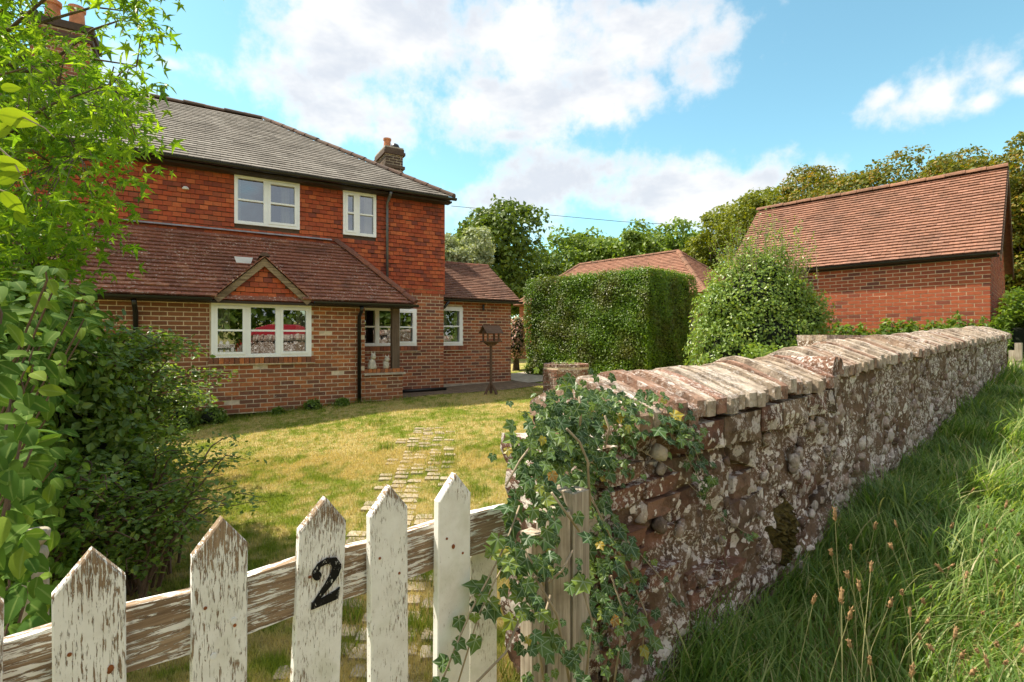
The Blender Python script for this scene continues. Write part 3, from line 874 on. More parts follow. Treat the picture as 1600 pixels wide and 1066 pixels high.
# roof tiles -----------------------------------------------------------
def slope_tiles(org, udir, sdir, length, urange, w, g, seed, lift=.0, thick=1.0, jit=.02):
    """tiles over a slope: org eave origin, udir along the eave, sdir up the slope; urange(s)->(a,b)"""
    rg = np.random.default_rng(seed)
    org, udir, sdir = map(lambda q: np.array(q, float), (org, udir, sdir))
    nrm = np.cross(udir, sdir); nrm /= np.linalg.norm(nrm)
    if nrm[2] < 0: nrm = -nrm
    pos = []; sx_ = []; tl = []
    for j in range(int(length / g)):
        s = j * g; a0, b0 = urange(s + g * .5)
        u = a0 - (w / 2 if j % 2 else 0)
        while u < b0:
            a, b = max(u, a0), min(u + w - .003, b0)
            if b - a > .03:
                pos.append(org + udir * (a + b) / 2 + sdir * (s + rg.normal() * .003) + nrm * lift); sx_.append(b - a); tl.append((1 + abs(rg.normal()) * .10, rg.normal() * jit))
            u += w
    pos = np.array(pos); sx_ = np.array(sx_)[:, None]; tl = np.array(tl)
    n = len(pos)
    c, s_ = np.cos(tl[:, 1])[:, None], np.sin(tl[:, 1])[:, None]
    U = np.tile(udir, (n, 1)); S = np.tile(sdir, (n, 1)); Nn = np.tile(nrm, (n, 1))
    return mats_from(pos, (U * c + S * s_) * sx_, -Nn * (tl[:, :1] * thick), (S * c - U * s_) * g * .95)

def ridge_run(parent, name, a, b, mat, r=.09, step=.32, off=(0, 0, 0), n_ind=60):
    """half round ridge or hip tiles from a to b"""
    a = np.array(a, float) - np.array(off); b = np.array(b, float) - np.array(off); d = b - a; L = np.linalg.norm(d); d /= L
    side = np.cross(d, (0, 0, 1)); side /= np.linalg.norm(side); upv = np.cross(side, d)
    v = []; f = []; k = 7
    for t, rr in ((0, 1.08), (1, .96)):
        for i in range(k):
            w = math.pi * i / (k - 1)
            v.append((math.cos(w) * rr, t, math.sin(w) * rr * .8))
    for i in range(k - 1): f.append((i, i + 1, i + 1 + k, i + k))
    f.append(tuple(range(k - 1, -1, -1)))
    n = max(1, int(round(L / step))); st = L / n
    rg = np.random.default_rng(int(L * 1000) % 997)
    M = mats_from(np.array([a + d * st * i + upv * (rg.normal() * .004 - .02) for i in range(n)]), np.tile(side * r, (n, 1)), np.tile(d * st * 1.06, (n, 1)), np.tile(upv * r, (n, 1)))
    place_pieces(parent, name, v, f, M, mat, n_ind, smooth=False)

EAVE_Z = 4.68; EAVE_V = 10.73; EAVE_U = 4.82; HALF = 3.64; RIDGE_Z = 7.01
pitch = math.atan2(RIDGE_Z - EAVE_Z, HALF)
sd = np.array([0, math.cos(pitch), math.sin(pitch)]); SL = HALF / math.cos(pitch)
# roof deck: front, hip end, back
eu, ev, ez = EAVE_U, EAVE_V, EAVE_Z - .03
rd = MB()
AP = (eu - HALF, ev + HALF, RIDGE_Z - .03)
BP = (-6.8, ev + HALF, RIDGE_Z - .03)
rd.add([(-6.8, ev, ez), (eu, ev, ez), AP, BP, (eu, ev + 2 * HALF, ez), (-6.8, ev + 2 * HALF, ez)],
       [(0, 1, 2, 3), (1, 4, 2), (4, 5, 3, 2), (5, 0, 3), (0, 5, 4, 1)])
roof = rd.build('roof', SLATE, house, off=OFF)
Ms = slope_tiles((-6.8, EAVE_V - .05, EAVE_Z - .01), (1, 0, 0), sd, SL - .02,
                 lambda s: (0, max(.1, eu + 6.8 - .02 - s * math.cos(pitch))), .25, .15, 21, thick=.8, jit=.012)
place_pieces(roof, 'slate', TV, TF, shift(Ms, OFF), SLATE, 300, (200, 140, 720, 320), rest='slate_courses')
ridge_run(roof, 'ridge_tile', (-6.8, AP[1], AP[2] + .045), (AP[0], AP[1], AP[2] + .045), RIDGE, .11, .42, OFF)
ridge_run(roof, 'hip_tile', (eu, ev - .02, ez + .05), (AP[0], AP[1], AP[2] + .06), RIDGE, .10, .36, OFF)
# soffit, gutter and downpipe
MB().box((-6.8, EAVE_V + .04, EAVE_Z - .12), (4.8, VR - .03, EAVE_Z - .08)).build('soffit', SOFFIT, house, off=OFF)
def gutter(name, parent, u0, u1, v, z, off, r=.055, axis_='u'):
    prof = [(r * math.cos(w), r * math.sin(w)) for w in np.linspace(math.pi, 2 * math.pi, 9)]
    prof += [(p[0] * .86, p[1] * .86) for p in prof[::-1]]
    return MB().prism([(v + p[0], z + p[1]) for p in prof], u1 - u0, 'x', u0).build(name, BLACK_PVC, parent, off=off)
gutter('gutter', house, -6.8, 4.86, EAVE_V - .06, EAVE_Z - .035, OFF)
MB().tube([(3.35, EAVE_V - .05, EAVE_Z - .09), (3.35, EAVE_V + .0, EAVE_Z - .16), (3.35, VR - .07, EAVE_Z - .27), (3.35, VR - .075, 4.2), (3.35, VR - .075, 2.45)], .030, 10).build('downpipe', DARKPIPE, house, smooth=True, off=OFF)
MB().tube([(2.50, 9.74, 2.06), (2.50, 9.80, 1.98), (2.50, VF - .06, 1.88), (2.50, VF - .06, .2)], .036, 10).build('downpipe', BLACK_PVC, house, smooth=True, off=OFF)
MB().tube([(-.98, 9.74, 2.06), (-.98, 9.80, 1.98), (-.98, VF - .06, 1.88), (-.98, VF - .06, .2)], .036, 10).build('downpipe', BLACK_PVC, house, smooth=True, off=OFF)
MB().tube([(4.95, 11.28, 2.36), (4.86, 11.32, 2.22), (4.74, 11.42, 2.10), (4.72, VR - .06 + .45, 1.95), (4.74, 11.50, .25)], .034, 10).build('downpipe', BLACK_PVC, house, smooth=True, off=OFF)
MB().tube([(3.45, VR - .10, .30), (4.72, VR - .10, .31)], .035, 10).build('drain_pipe', BLACK_PVC, house, smooth=True, off=OFF)

# lean-to roof with hipped end
LT_E = (9.77, 2.15); LT_T = (VR, 3.47)
run = LT_T[0] - LT_E[0]; lp = math.atan2(LT_T[1] - LT_E[1], run); lsd = np.array([0, math.cos(lp), math.sin(lp)]); LSL = run / math.cos(lp)
LU = 3.56
lr = MB(); zz = -.03
lr.add([(-6.8, LT_E[0], LT_E[1] + zz), (LU, LT_E[0], LT_E[1] + zz), (LU - run, VR - .002, LT_T[1] + zz), (-6.8, VR - .002, LT_T[1] + zz), (LU, VR - .002, LT_E[1] + zz), (-6.8, VR - .002, LT_E[1] + zz)],
       [(0, 1, 2, 3), (1, 4, 2), (0, 5, 4, 1), (0, 3, 5)])
lroof = lr.build('lean_to_roof', TILE_ROOF, house, off=OFF)
GB = (.08, 1.60, 2.13, 2.85); GC = (GB[0] + GB[1]) / 2     # gablet over the window
def lt_range(s): return (0, max(.1, LU + 6.8 - s * math.cos(lp)))
Ml = slope_tiles((-6.8, LT_E[0] - .03, LT_E[1]), (1, 0, 0), lsd, LSL - .02, lt_range, .165, .095, 31, thick=1.3)
keep = []
for m in Ml:
    u, v, z = m[:3, 3]
    hh = GB[2] + (GB[3] - GB[2]) * (1 - abs(u - GC) / ((GB[1] - GB[0]) / 2))
    keep.append(not (abs(u - GC) < (GB[1] - GB[0]) / 2 - .05 and z < hh - .08))
Ml = Ml[np.array(keep)]
place_pieces(lroof, 'roof_tile', TV, TF, shift(Ml, OFF), TILE_ROOF, 300, (150, 340, 680, 480), rest='roof_tile_courses')
ridge_run(lroof, 'hip_tile', (LU, LT_E[0] - .03, LT_E[1] + .04), (LU - run, VR - .06, LT_T[1] + .02), BONNET, .085, .30, OFF)
MB().add([(-6.8, VR - .03, 3.52), (2.2, VR - .03, 3.52), (2.2, VR - .075, 3.485), (-6.8, VR - .075, 3.485)], [(0, 3, 2, 1)]).build('lead_flashing', LEAD, lroof, off=OFF)
gutter('gutter', house, -6.8, .06, LT_E[0] - .07, LT_E[1] - .02, OFF)
gutter('gutter', house, 1.64, LU + .03, LT_E[0] - .07, LT_E[1] - .02, OFF)
MB().box((-6.8, LT_E[0] + .03, 2.06), (LU - .04, VF - .012, 2.10)).build('soffit', SOFFIT, house, off=OFF)
MB().box((2.62, VF + .05, 2.09), (LU - .05, VF + .17, 2.17)).build('porch_beam', WOOD_POST, house, off=OFF)

# gablet
GV = 9.80
MB().prism([(GB[0] + .06, GB[2] - .02), (GB[1] - .06, GB[2] - .02), (GC, GB[3] - .08)], .14, 'y', GV + .06).build('gablet_wall', BRICK_DARK, house, off=OFF)
def in_gab(u, z): return z < GB[3] - .10 - (abs(u - GC)) * .92 and abs(u - GC) < .70
Mg = hung_tiles(GB[0] + .05, GB[1] - .05, 2.08, 2.80, [], GV + .058, seed=8, cut=in_gab)
place_pieces(house, 'wall_tile', TV, TF, shift(Mg, OFF), TILE_HUNG, 80)
for sgn in (-1, 1):
    ue = GC + sgn * (GB[1] - GB[0]) / 2
    d = np.array([GC - ue, 0, GB[3] - GB[2]]); L = np.linalg.norm(d); d /= L; nn = np.array([-d[2], 0, d[0]]) * (1 if sgn < 0 else -1)
    a = np.array([ue, GV - .03, GB[2]]); b_ = np.array([GC, GV - .03, GB[3]])
    v = [a, b_, b_ - np.array([0, 0, .14]), a - nn * .10 * 1.0]
    v = [tuple(p) for p in v] + [tuple(np.array(p) + np.array([0, .035, 0])) for p in v]
    MB().add(v, [(0, 1, 2, 3), (7, 6, 5, 4), (0, 4, 5, 1), (3, 2, 6, 7), (0, 3, 7, 4), (1, 5, 6, 2)]).build('barge_board', WOOD_BARGE, house, off=OFF)
    # its little roof slope running back into the lean-to
    depth = lambda s: (GB[2] + s * d[2] - LT_E[1]) / math.tan(lp) + LT_E[0] - GV
    Mgt = slope_tiles(a + np.array([0, -.04, .02]), (0, 1, 0), d, L, lambda s: (0, max(.12, depth(s) + .08)), .165, .095, 41 + sgn, thick=1.1)
    place_pieces(lroof, 'gablet_tile', TV, TF, shift(Mgt, OFF), TILE_ROOF, 60)
    MB().add([tuple(a), tuple(b_), tuple(b_ + np.array([0, 1.0, 0])), tuple(a + np.array([0, .15, 0]))], [(0, 1, 2, 3)]).build('gablet_deck', TILE_ROOF, lroof, off=OFF)
ridge_run(lroof, 'ridge_tile', (GC, GV - .06, GB[3] + .05), (GC, GV + .75, GB[3] + .05), RIDGE, .075, .28, OFF)
MB().prism([(.44, 2.80), (.66, 2.80), (.70, 2.92), (.40, 2.92)], .05, 'y', 10.34).build('roof_vent', WHITEP, lroof, off=OFF)
# security lamp, alarm scraps, small fixings on the tiles
MB().lathe([(.0, -.02), (.05, -.02), (.055, .0), (.03, .03), (.0, .035)], 10, (-.35, VR - .05)).build('wall_fitting', WHITEP, house, off=(OFF[0], OFF[1], OFF[2] - 4.18))

# porch: low wall, cap, post
slab_with_holes(2.62, 3.38, Z0, .74, [], VF + .004, VF + .12, 'porch_wall', MORTAR_GREY, house, OFF)
place_pieces(house, 'brick', BOXV, BOXF, shift(brick_courses(2.63, 3.38, Z0 + .02, .74, [], VF + .004, seed=9), OFF), BRICK_OLD, 100)
MB().box((2.60, VF - .05, .745), (3.43, VF + .17, .785)).build('porch_ledge', CONCRETE, house, off=OFF)
Mc = []
for i in range(10):
    m = np.diag([.072, .13, .075 + .006 * math.sin(i * 3.1), 1.0]); m[:3, 3] = (2.65 + i * .08, VF + .06, .825); Mc.append(m)
place_pieces(house, 'cap_brick', BOXV, BOXF, shift(np.array(Mc), OFF), BRICK_OLD, 20)
MB().prism([(3.17, VF - .0), (3.32, VF), (3.32, VF + .13), (3.17, VF + .13)], 1.25, 'z', .86).build('porch_post', WOOD_POST, house, off=OFF)

# chimney at the right hand end
cu, cv = 4.33, 14.3
ch = MB().box((cu, cv, 4.2), (cu + .50, cv + 1.0, 6.72))
chim = ch.build('chimney', MORTAR_GREY, house, off=OFF)
def stack_bricks(u0, u1, v0, v1, z0, z1, seed):
    A = brick_courses(u0, u1, z0, z1, [], v0, seed=seed, proud=.006)
    B = brick_courses(v0, v1, z0, z1, [], 0, seed=seed + 1, proud=.006)     # left face: swap axes
    C = np.zeros_like(B); C[:, 3, 3] = 1
    C[:, 0, 0] = B[:, 1, 1]; C[:, 1, 1] = B[:, 0, 0]; C[:, 2, 2] = B[:, 2, 2]
    C[:, 0, 3] = u0 + B[:, 1, 3]; C[:, 1, 3] = B[:, 0, 3]; C[:, 2, 3] = B[:, 2, 3]
    return np.concatenate([A, C])
place_pieces(chim, 'chimney_brick', BOXV, BOXF, shift(stack_bricks(cu, cu + .5, cv, cv + 1.0, 5.4, 6.7, 61), OFF), BRICK_DARK, 160)
for za, zb, e in ((6.33, 6.41, .05), (6.72, 6.80, .06), (6.80, 6.90, .03)):
    MB().box((cu - e, cv - e, za), (cu + .5 + e, cv + 1.0 + e, zb)).build('chimney_course', BRICK_DARK, chim, off=OFF)
MB().prism([(cu - .02, cv), (cu + .52, cv), (cu + .52, cv + 1.0), (cu - .02, cv + 1.0)], .05, 'z', 6.90).build('chimney_flaunching', CONCRETE, chim, off=OFF)
MB().lathe([(.10, 6.93), (.11, 6.97), (.095, 7.2), (.115, 7.22), (.115, 7.27), (.08, 7.27), (.07, 7.2)], 14, (cu + .15, cv + .35)).build('chimney_pot', TERRACOTTA, chim, smooth=False, off=OFF)
MB().lathe([(.12, 6.93), (.13, 6.99), (.10, 7.06), (.03, 7.10)], 14, (cu + .32, cv + .15)).build('flue_cowl', BLACK_PVC, chim, smooth=True, off=OFF)
# big chimney behind the tree
cu2, cv2 = -3.1, 13.9
chim2 = MB().box((cu2, cv2, 5.5), (cu2 + .95, cv2 + .9, 7.9)).build('chimney', MORTAR_GREY, house, off=OFF)
place_pieces(chim2, 'chimney_brick', BOXV, BOXF, shift(stack_bricks(cu2, cu2 + .95, cv2, cv2 + .9, 6.6, 7.88, 63), OFF), BRICK_RED, 120)
for za, zb, e in ((7.70, 7.80, .05), (7.90, 8.05, .07)):
    MB().box((cu2 - e, cv2 - e, za), (cu2 + .95 + e, cv2 + .9 + e, zb)).build('chimney_course', BRICK_DARK, chim2, off=OFF)
for k in (.22, .62):
    MB().lathe([(.14, 8.05), (.15, 8.1), (.125, 8.5), (.155, 8.52), (.155, 8.6), (.11, 8.6), (.1, 8.5)], 14, (cu2 + k + .05, cv2 + .4)).build('chimney_pot', TERRACOTTA, chim2, off=OFF)

# side wing
slab_with_holes(4.70, 6.85, Z0 + .1, 2.42, [W_WNG], VWING, VWING + .22, 'wing_wall', MORTAR_PALE, house, OFF)
place_pieces(house, 'brick', BOXV, BOXF, shift(brick_courses(4.71, 6.85, Z0 + .12, 2.40, [W_WNG], VWING, seed=12), OFF), BRICK_RED, 300, (690, 440, 830, 640), rest='brick_courses')
MB().box((6.63, VWING + .22, Z0), (6.85, 14.6, 2.42)).box((4.70, 14.38, Z0), (6.63, 14.6, 2.42)).build('wing_side_walls', BRICK_RED, house, off=OFF)
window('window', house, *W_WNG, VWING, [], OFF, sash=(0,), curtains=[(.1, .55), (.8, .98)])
brick_cill(house, 4.72, 5.55, 1.286, VWING - .012, OFF, BRICK_RED)
WE = (11.36, 2.44); WR_ = (13.16, 3.56); wp = math.atan2(WR_[1] - WE[1], WR_[0] - WE[0]); wsd = np.array([0, math.cos(wp), math.sin(wp)]); WSL = (WR_[0] - WE[0]) / math.cos(wp)
wroof = MB().add([(4.70, WE[0], WE[1] - .03), (6.98, WE[0], WE[1] - .03), (6.98, WR_[0], WR_[1] - .03), (4.70, WR_[0], WR_[1] - .03), (6.98, 2 * WR_[0] - WE[0], WE[1] - .03), (4.70, 2 * WR_[0] - WE[0], WE[1] - .03)],
                 [(0, 1, 2, 3), (3, 2, 4, 5), (0, 5, 4, 1)]).build('wing_roof', TILE_WING, house, off=OFF)
MB().prism([(WE[0] + .3, 2.42), (2 * WR_[0] - WE[0] - .3, 2.42), (WR_[0], WR_[1] - .12)], .02, 'x', 6.845).build('wing_gable', BRICK_RED, house, off=OFF)
Mw = slope_tiles((4.70, WE[0] - .03, WE[1]), (1, 0, 0), wsd, WSL, lambda s: (0, 2.28), .165, .10, 51, thick=1.3)
place_pieces(wroof, 'roof_tile', TV, TF, shift(Mw, OFF), TILE_WING, 300, (690, 400, 820, 480), rest='roof_tile_courses')
ridge_run(wroof, 'ridge_tile', (4.74, WR_[0], WR_[1] + .0), (6.98, WR_[0], WR_[1] + .0), BONNET, .09, .30, OFF)
gutter('gutter', house, 4.73, 7.02, WE[0] - .06, WE[1] - .03, OFF)
MB().tube([(6.0, 11.52, 2.33), (6.0, 11.52, 2.18)], .03, 8).build('vent_pipe', BLACK_PVC, house, off=OFF)
MB().box((4.72, VWING - .03, Z0 + .05), (6.86, VWING - .012, .34)).build('plinth', CONCRETE, house, off=OFF)

# pale stone figures on the porch ledge
def figure(name, u, v, z, prof, label):
    x, y = hw(u, v)
    t = thing(name, (x, y, z), .4, label, 'ornament', 'stone ornaments on the porch wall')
    mb = MB()
    mb.lathe(prof[0], 12); mb.build('body', STONE_STAT, t, smooth=True)
    m2 = MB(); m2.lathe(prof[1], 10, (prof[2], -.02)); m2.build('head', STONE_STAT, t, smooth=True)
    m3 = MB()
    for s in (-1, 1): m3.tube([(prof[2] + s * .022, -.02, prof[1][-1][1] - .02), (prof[2] + s * .034, -.02, prof[1][-1][1] + .03)], [.016, .005], 6)
    m3.build('ears', STONE_STAT, t)
figure('stone_figure', 2.78, VF + .06, .863, ([(.085, 0), (.09, .03), (.075, .10), (.055, .17), (.04, .2)], [(.02, .18), (.05, .21), (.055, .25), (.04, .29), (.01, .31)], .02), 'pale stone animal ornament on the porch wall, the taller one by the brick corner')
figure('stone_figure', 3.06, VF + .06, .863, ([(.05, 0), (.06, .03), (.06, .08), (.05, .13), (.035, .15)], [(.02, .13), (.05, .16), (.052, .20), (.035, .235), (.01, .245)], .015), 'pale stone animal ornament on the porch wall, the smaller one beside the timber post')

# ------------------------------------------------------------------ ground sheets by the house and road behind the camera
sheet('soil_bed', lambda u, v: hw(u, v + .05 * np.sin(u * 5)), 2.55, 7.2, 10.15, 11.66, .12, SOIL, .012)
pthx = sheet('garden_path', lambda u, v: hw(u, v), 6.95, 9.2, 10.9, 13.2, .15, CONCRETE, .020)
ASPHALT = mat_plain('asphalt', (.05, .05, .052), .9, .2, 20, bd=.004)
sheet('road', lambda u, v: (u * WT[0] + v * WN[0], u * WT[1] + v * WN[1]), -40, 40, -6.5, -2.2, .5, ASPHALT, .02)

# ------------------------------------------------------------------ tiles and bricks for garden buildings
def swap_face(B, x0):
    """turn courses laid facing -y into courses facing -x at x0"""
    C = np.zeros_like(B); C[:, 3, 3] = 1
    C[:, 0, 0] = B[:, 1, 1]; C[:, 1, 1] = B[:, 0, 0]; C[:, 2, 2] = B[:, 2, 2]
    C[:, 0, 3] = x0 + B[:, 1, 3]; C[:, 1, 3] = B[:, 0, 3]; C[:, 2, 3] = B[:, 2, 3]
    return C
TH_G = R(46.5)
GA = np.array([math.sin(TH_G), math.cos(TH_G)]); GBv = np.array([-GA[1], GA[0]])

# brick garage, gable to the road
gz0 = .55; ge = 3.08; gr = 5.03
gar = thing('brick_garage', (8.78, 9.40, gz0), math.pi / 2 - TH_G, 'red brick outbuilding with pinkish tiled pitched roof behind the boundary wall', 'outbuilding')
E, RZ, GWd, GL = ge - gz0, gr - gz0, 4.2, 4.75
MB().box((0, 0, -.3), (GWd, .22, E)).box((0, .22, -.3), (.22, GL - .22, E)).box((GWd - .22, .22, -.3), (GWd, GL - .22, E)).box((0, GL - .22, -.3), (GWd, GL, E)).build('wall', MORTAR_GAR, gar)
MB().prism([(0, E), (GWd, E), (GWd / 2, RZ - .15)], .22, 'y', 0).prism([(0, E), (GWd, E), (GWd / 2, RZ - .15)], .22, 'y', GL - .22).build('gable', MORTAR_GAR, gar)
Bl = swap_face(brick_courses(0, GL, 0, E - .02, [], 0, bl=.225, seed=71), 0)
place_pieces(gar, 'brick', BOXV, BOXF, Bl, BRICK_GAR, 300, (1255, 380, 1560, 520), rest='brick_courses')
Bg = brick_courses(0, GWd, 0, RZ - .2, [], 0, bl=.225, seed=72, cut=lambda u, z: z < E or abs(u - GWd / 2) < (RZ - .25 - z) / (RZ - E) * GWd / 2)
place_pieces(gar, 'gable_brick', BOXV, BOXF, Bg, BRICK_GAR, 120, (1540, 300, 1600, 520), rest='gable_brick_courses')
gp = math.atan2(RZ - E, GWd / 2); gsd = np.array([math.cos(gp), 0, math.sin(gp)]); ov = .07; GSL = (GWd / 2 + ov) / math.cos(gp)
eo = np.array([-ov, -.14, E - ov * math.tan(gp) + .03])
groof = MB().add([(-ov, -.14, eo[2] - .04), (-ov, GL + .14, eo[2] - .04), (GWd / 2, GL + .14, RZ - .01), (GWd / 2, -.14, RZ - .01), (GWd + ov, -.14, eo[2] - .04), (GWd + ov, GL + .14, eo[2] - .04)],
                 [(0, 1, 2, 3), (3, 2, 5, 4)]).build('roof', TILE_GAR, gar)
Mg1 = slope_tiles(eo, (0, 1, 0), gsd, GSL, lambda s: (0, GL + .28), .165, .105, 73, thick=1.3, jit=.01)
place_pieces(groof, 'roof_tile', TV, TF, Mg1, TILE_GAR, 300, (1280, 250, 1580, 420), rest='roof_tile_courses')
ridge_run(groof, 'ridge_tile', (GWd / 2, -.15, RZ + .05), (GWd / 2, GL + .15, RZ + .05), RIDGE_RED, .11, .33)
mbg = MB()
for xa, xb in ((-ov, GWd / 2), (GWd + ov, GWd / 2)):
    za = eo[2] - .02; zb = RZ + .02
    mbg.add([(xa, -.16, za), (xb, -.16, zb), (xb, -.16, zb - .2), (xa, -.16, za - .16), (xa, -.13, za), (xb, -.13, zb), (xb, -.13, zb - .2), (xa, -.13, za - .16)],
            [(0, 1, 2, 3), (7, 6, 5, 4), (0, 4, 5, 1), (3, 2, 6, 7), (0, 3, 7, 4)])
mbg.build('barge_board', WOOD_BROWN, gar)
prof = [(-ov - .05 + .055 * math.cos(w), eo[2] - .02 + .055 * math.sin(w)) for w in np.linspace(math.pi, 2 * math.pi, 9)]
prof += [(-ov - .05 + .046 * math.cos(w), eo[2] - .02 + .046 * math.sin(w)) for w in np.linspace(2 * math.pi, math.pi, 9)]
MB().prism(prof, GL + .2, 'y', -.1).build('gutter', BLACK_PVC, gar)
MB().box((-ov + .02, -.12, eo[2] - .10), (0.0 - .012, GL + .1, eo[2] - .06)).build('soffit', SOFFIT, gar)

# far hipped outbuilding behind the hedge
fz = .62
far = thing('hipped_outbuilding', (6.55, 20.2, fz), math.pi / 2 - TH_G, 'brick outbuilding with low hipped tile roof standing behind the clipped hedge', 'outbuilding')
FW, FL, FE, FR = 2.2, 4.9, 3.02 - fz, 4.90 - fz
MB().box((-FW + .2, -FW + .2, -.3), (FW - .2, FL + FW - .2, FE)).build('wall', BRICK_DARK, far)  # dark brick colour stands in for the shaded gap beside the hedge
place_pieces(far, 'brick', BOXV, BOXF, swap_face(brick_courses(FL + .6, FL + FW - .2, 0, FE, [], 0, seed=75), -FW + .2), BRICK_RED, 60, (800, 460, 840, 570))
fo = [(-FW, -FW, FE), (FW, -FW, FE), (FW, FL + FW, FE), (-FW, FL + FW, FE), (0, 0, FR), (0, FL, FR)]
froof = MB().add([(x, y, z - .03) for x, y, z in fo], [(0, 1, 4), (1, 2, 5, 4), (2, 3, 5), (3, 0, 4, 5), (3, 2, 1, 0)]).build('roof', TILE_FAR, far)
fp = math.atan2(FR - FE, FW); FSL = FW / math.cos(fp)
Mr1 = slope_tiles((-FW - .03, -FW, FE), (0, 1, 0), (math.cos(fp), 0, math.sin(fp)), FSL, lambda s: (s * math.cos(fp), FL + 2 * FW - s * math.cos(fp)), .165, .11, 76, thick=1.2)
Mr2 = slope_tiles((-FW, -FW - .03, FE), (1, 0, 0), (0, math.cos(fp), math.sin(fp)), FSL, lambda s: (s * math.cos(fp), max(s * math.cos(fp) + .05, 2 * FW - s * math.cos(fp))), .165, .11, 77, thick=1.2)
o = link('roof_tiling', bulk_mesh('roof_tiling', TV, TF, np.concatenate([Mr1, Mr2])), TILE_FAR, froof); o['kind'] = 'stuff'
ridge_run(froof, 'ridge_tile', (0, 0, FR + .02), (0, FL, FR + .02), RIDGE_RED, .10, .36)
for a_ in ((-FW, -FW), (FW, -FW)): ridge_run(froof, 'hip_tile', (a_[0], a_[1], FE + .03), (0, 0, FR + .03), RIDGE_RED, .10, .36)
ridge_run(froof, 'hip_tile', (-FW, FL + FW, FE + .03), (0, FL, FR + .03), RIDGE_RED, .10, .36)

# ------------------------------------------------------------------ boundary wall
T0 = 1.39; T1 = 10.65
w0 = WT * T0 + WN * W_D
bw = thing('boundary_wall', (w0[0], w0[1], 0), math.atan2(WT[1], WT[0]), 'long old flint and stone boundary wall with lichened brick coping along the verge', 'wall')
def coping_z(t): return np.interp(t, [1.3, 2.0, 3.45, 3.46, 6.5, 10.7], [1.085, 1.10, 1.155, 1.185, 1.315, 1.445])
def outer_z(t):
    P = WT * t + WN * (W_D - .06); return gz(P[0], P[1])
def hash2(i, j):
    h = (i * 374761393 + j * 668265263) & 0xffffffff
    h = ((h ^ (h >> 13)) * 1274126177) & 0xffffffff
    return ((h ^ (h >> 16)) & 0xffff) / 65535.0
def vnoise(x, y):
    x = np.asarray(x, float); y = np.asarray(y, float)
    xi = np.floor(x).astype(np.int64); yi = np.floor(y).astype(np.int64); fx = x - xi; fy = y - yi
    fx = fx * fx * (3 - 2 * fx); fy = fy * fy * (3 - 2 * fy)
    H = np.vectorize(hash2)
    return (H(xi, yi) * (1 - fx) + H(xi + 1, yi) * fx) * (1 - fy) + (H(xi, yi + 1) * (1 - fx) + H(xi + 1, yi + 1) * fx) * fy
xs = np.concatenate([np.arange(0, 2.4, .02), np.arange(2.4, T1 - T0 + .05, .06)])
ks = np.linspace(0, 1, 60)
XX, KK = np.meshgrid(xs, ks)
zb = np.array([outer_z(T0 + x) - .25 for x in xs]); zt = np.where(xs < .115, 1.035, coping_z(T0 + xs) + .04)
ZZ = zb[None, :] + (zt - zb)[None, :] * KK
amp = np.where(XX < 2.1, 1.0, .6)
disp = (vnoise(XX * 5, ZZ * 6) - .5) * .07 + (vnoise(XX * 14 + 9, ZZ * 15) - .5) * .045 + (vnoise(XX * 36 + 3, ZZ * 38) - .5) * .022
disp = disp * amp + .02 * (1 - KK) - .012 - .05 * np.clip((.6 - ZZ) / .6, 0, 1) * (XX < 2.1)
YY = disp
V = np.stack([XX.ravel(), YY.ravel(), ZZ.ravel()], 1)
ny, nx = XX.shape
ii = (np.arange(ny - 1)[:, None] * nx + np.arange(nx - 1)[None, :]).ravel()
fl = [(int(i), int(i + 1), int(i + 1 + nx), int(i + nx)) for i in ii]
vl = [tuple(p) for p in V]
# back, top and ends of the core
base_n = len(vl); m_ = len(xs)
for x, a, b in zip(xs, zb, zt): vl += [(x, W_THICK, a), (x, W_THICK, b)]
for i in range(m_ - 1):
    q = base_n + 2 * i
    fl.append((q, q + 1, q + 3, q + 2)); fl.append(((ny - 1) * nx + i, (ny - 1) * nx + i + 1, q + 3, q + 1))
mbw = MB().add(vl, fl)
# the end facing the gate
mbw.add([(0.0, disp[0, 0], zb[0]), (0.0, disp[-1, 0], zt[0]), (0.0, W_THICK, zt[0]), (0.0, W_THICK, zb[0])], [(0, 1, 2, 3)])
Lw = T1 - T0
mbw.add([(xs[-1], disp[0, -1], zb[-1]), (xs[-1], disp[-1, -1], zt[-1]), (xs[-1], W_THICK, zt[-1]), (xs[-1], W_THICK, zb[-1])], [(0, 3, 2, 1)])
mbw.build('core', MASON, bw, smooth=True)

# stone unit: cube with subdivided, rounded, slightly lumpy faces (48 triangles)
def stone_unit(seed, rnd=.55):
    rg = random.Random(seed); v = []; idx = {}
    for x in (-1, 0, 1):
        for y in (-1, 0, 1):
            for z in (-1, 0, 1):
                if (x, y, z) == (0, 0, 0): continue
                p = Vector((x, y, z)); q = p.normalized()
                r = p.lerp(q * 1.15, rnd) * (1 + rg.uniform(-.14, .14))
                idx[(x, y, z)] = len(v); v.append(tuple(r * .5))
    f = []
    for ax in range(3):
        for s in (-1, 1):
            for a in (-1, 0):
                for b in (-1, 0):
                    def K(i, j):
                        k = [0, 0, 0]; k[ax] = s; k[(ax + 1) % 3] = i; k[(ax + 2) % 3] = j; return idx[tuple(k)]
                    q = (K(a, b), K(a + 1, b), K(a + 1, b + 1), K(a, b + 1))
                    f.append(q if s > 0 else q[::-1])
    return v, f
SV, SF = stone_unit(3, .16)
SV2, SF2 = stone_unit(5, .62)
rg = np.random.default_rng(81)
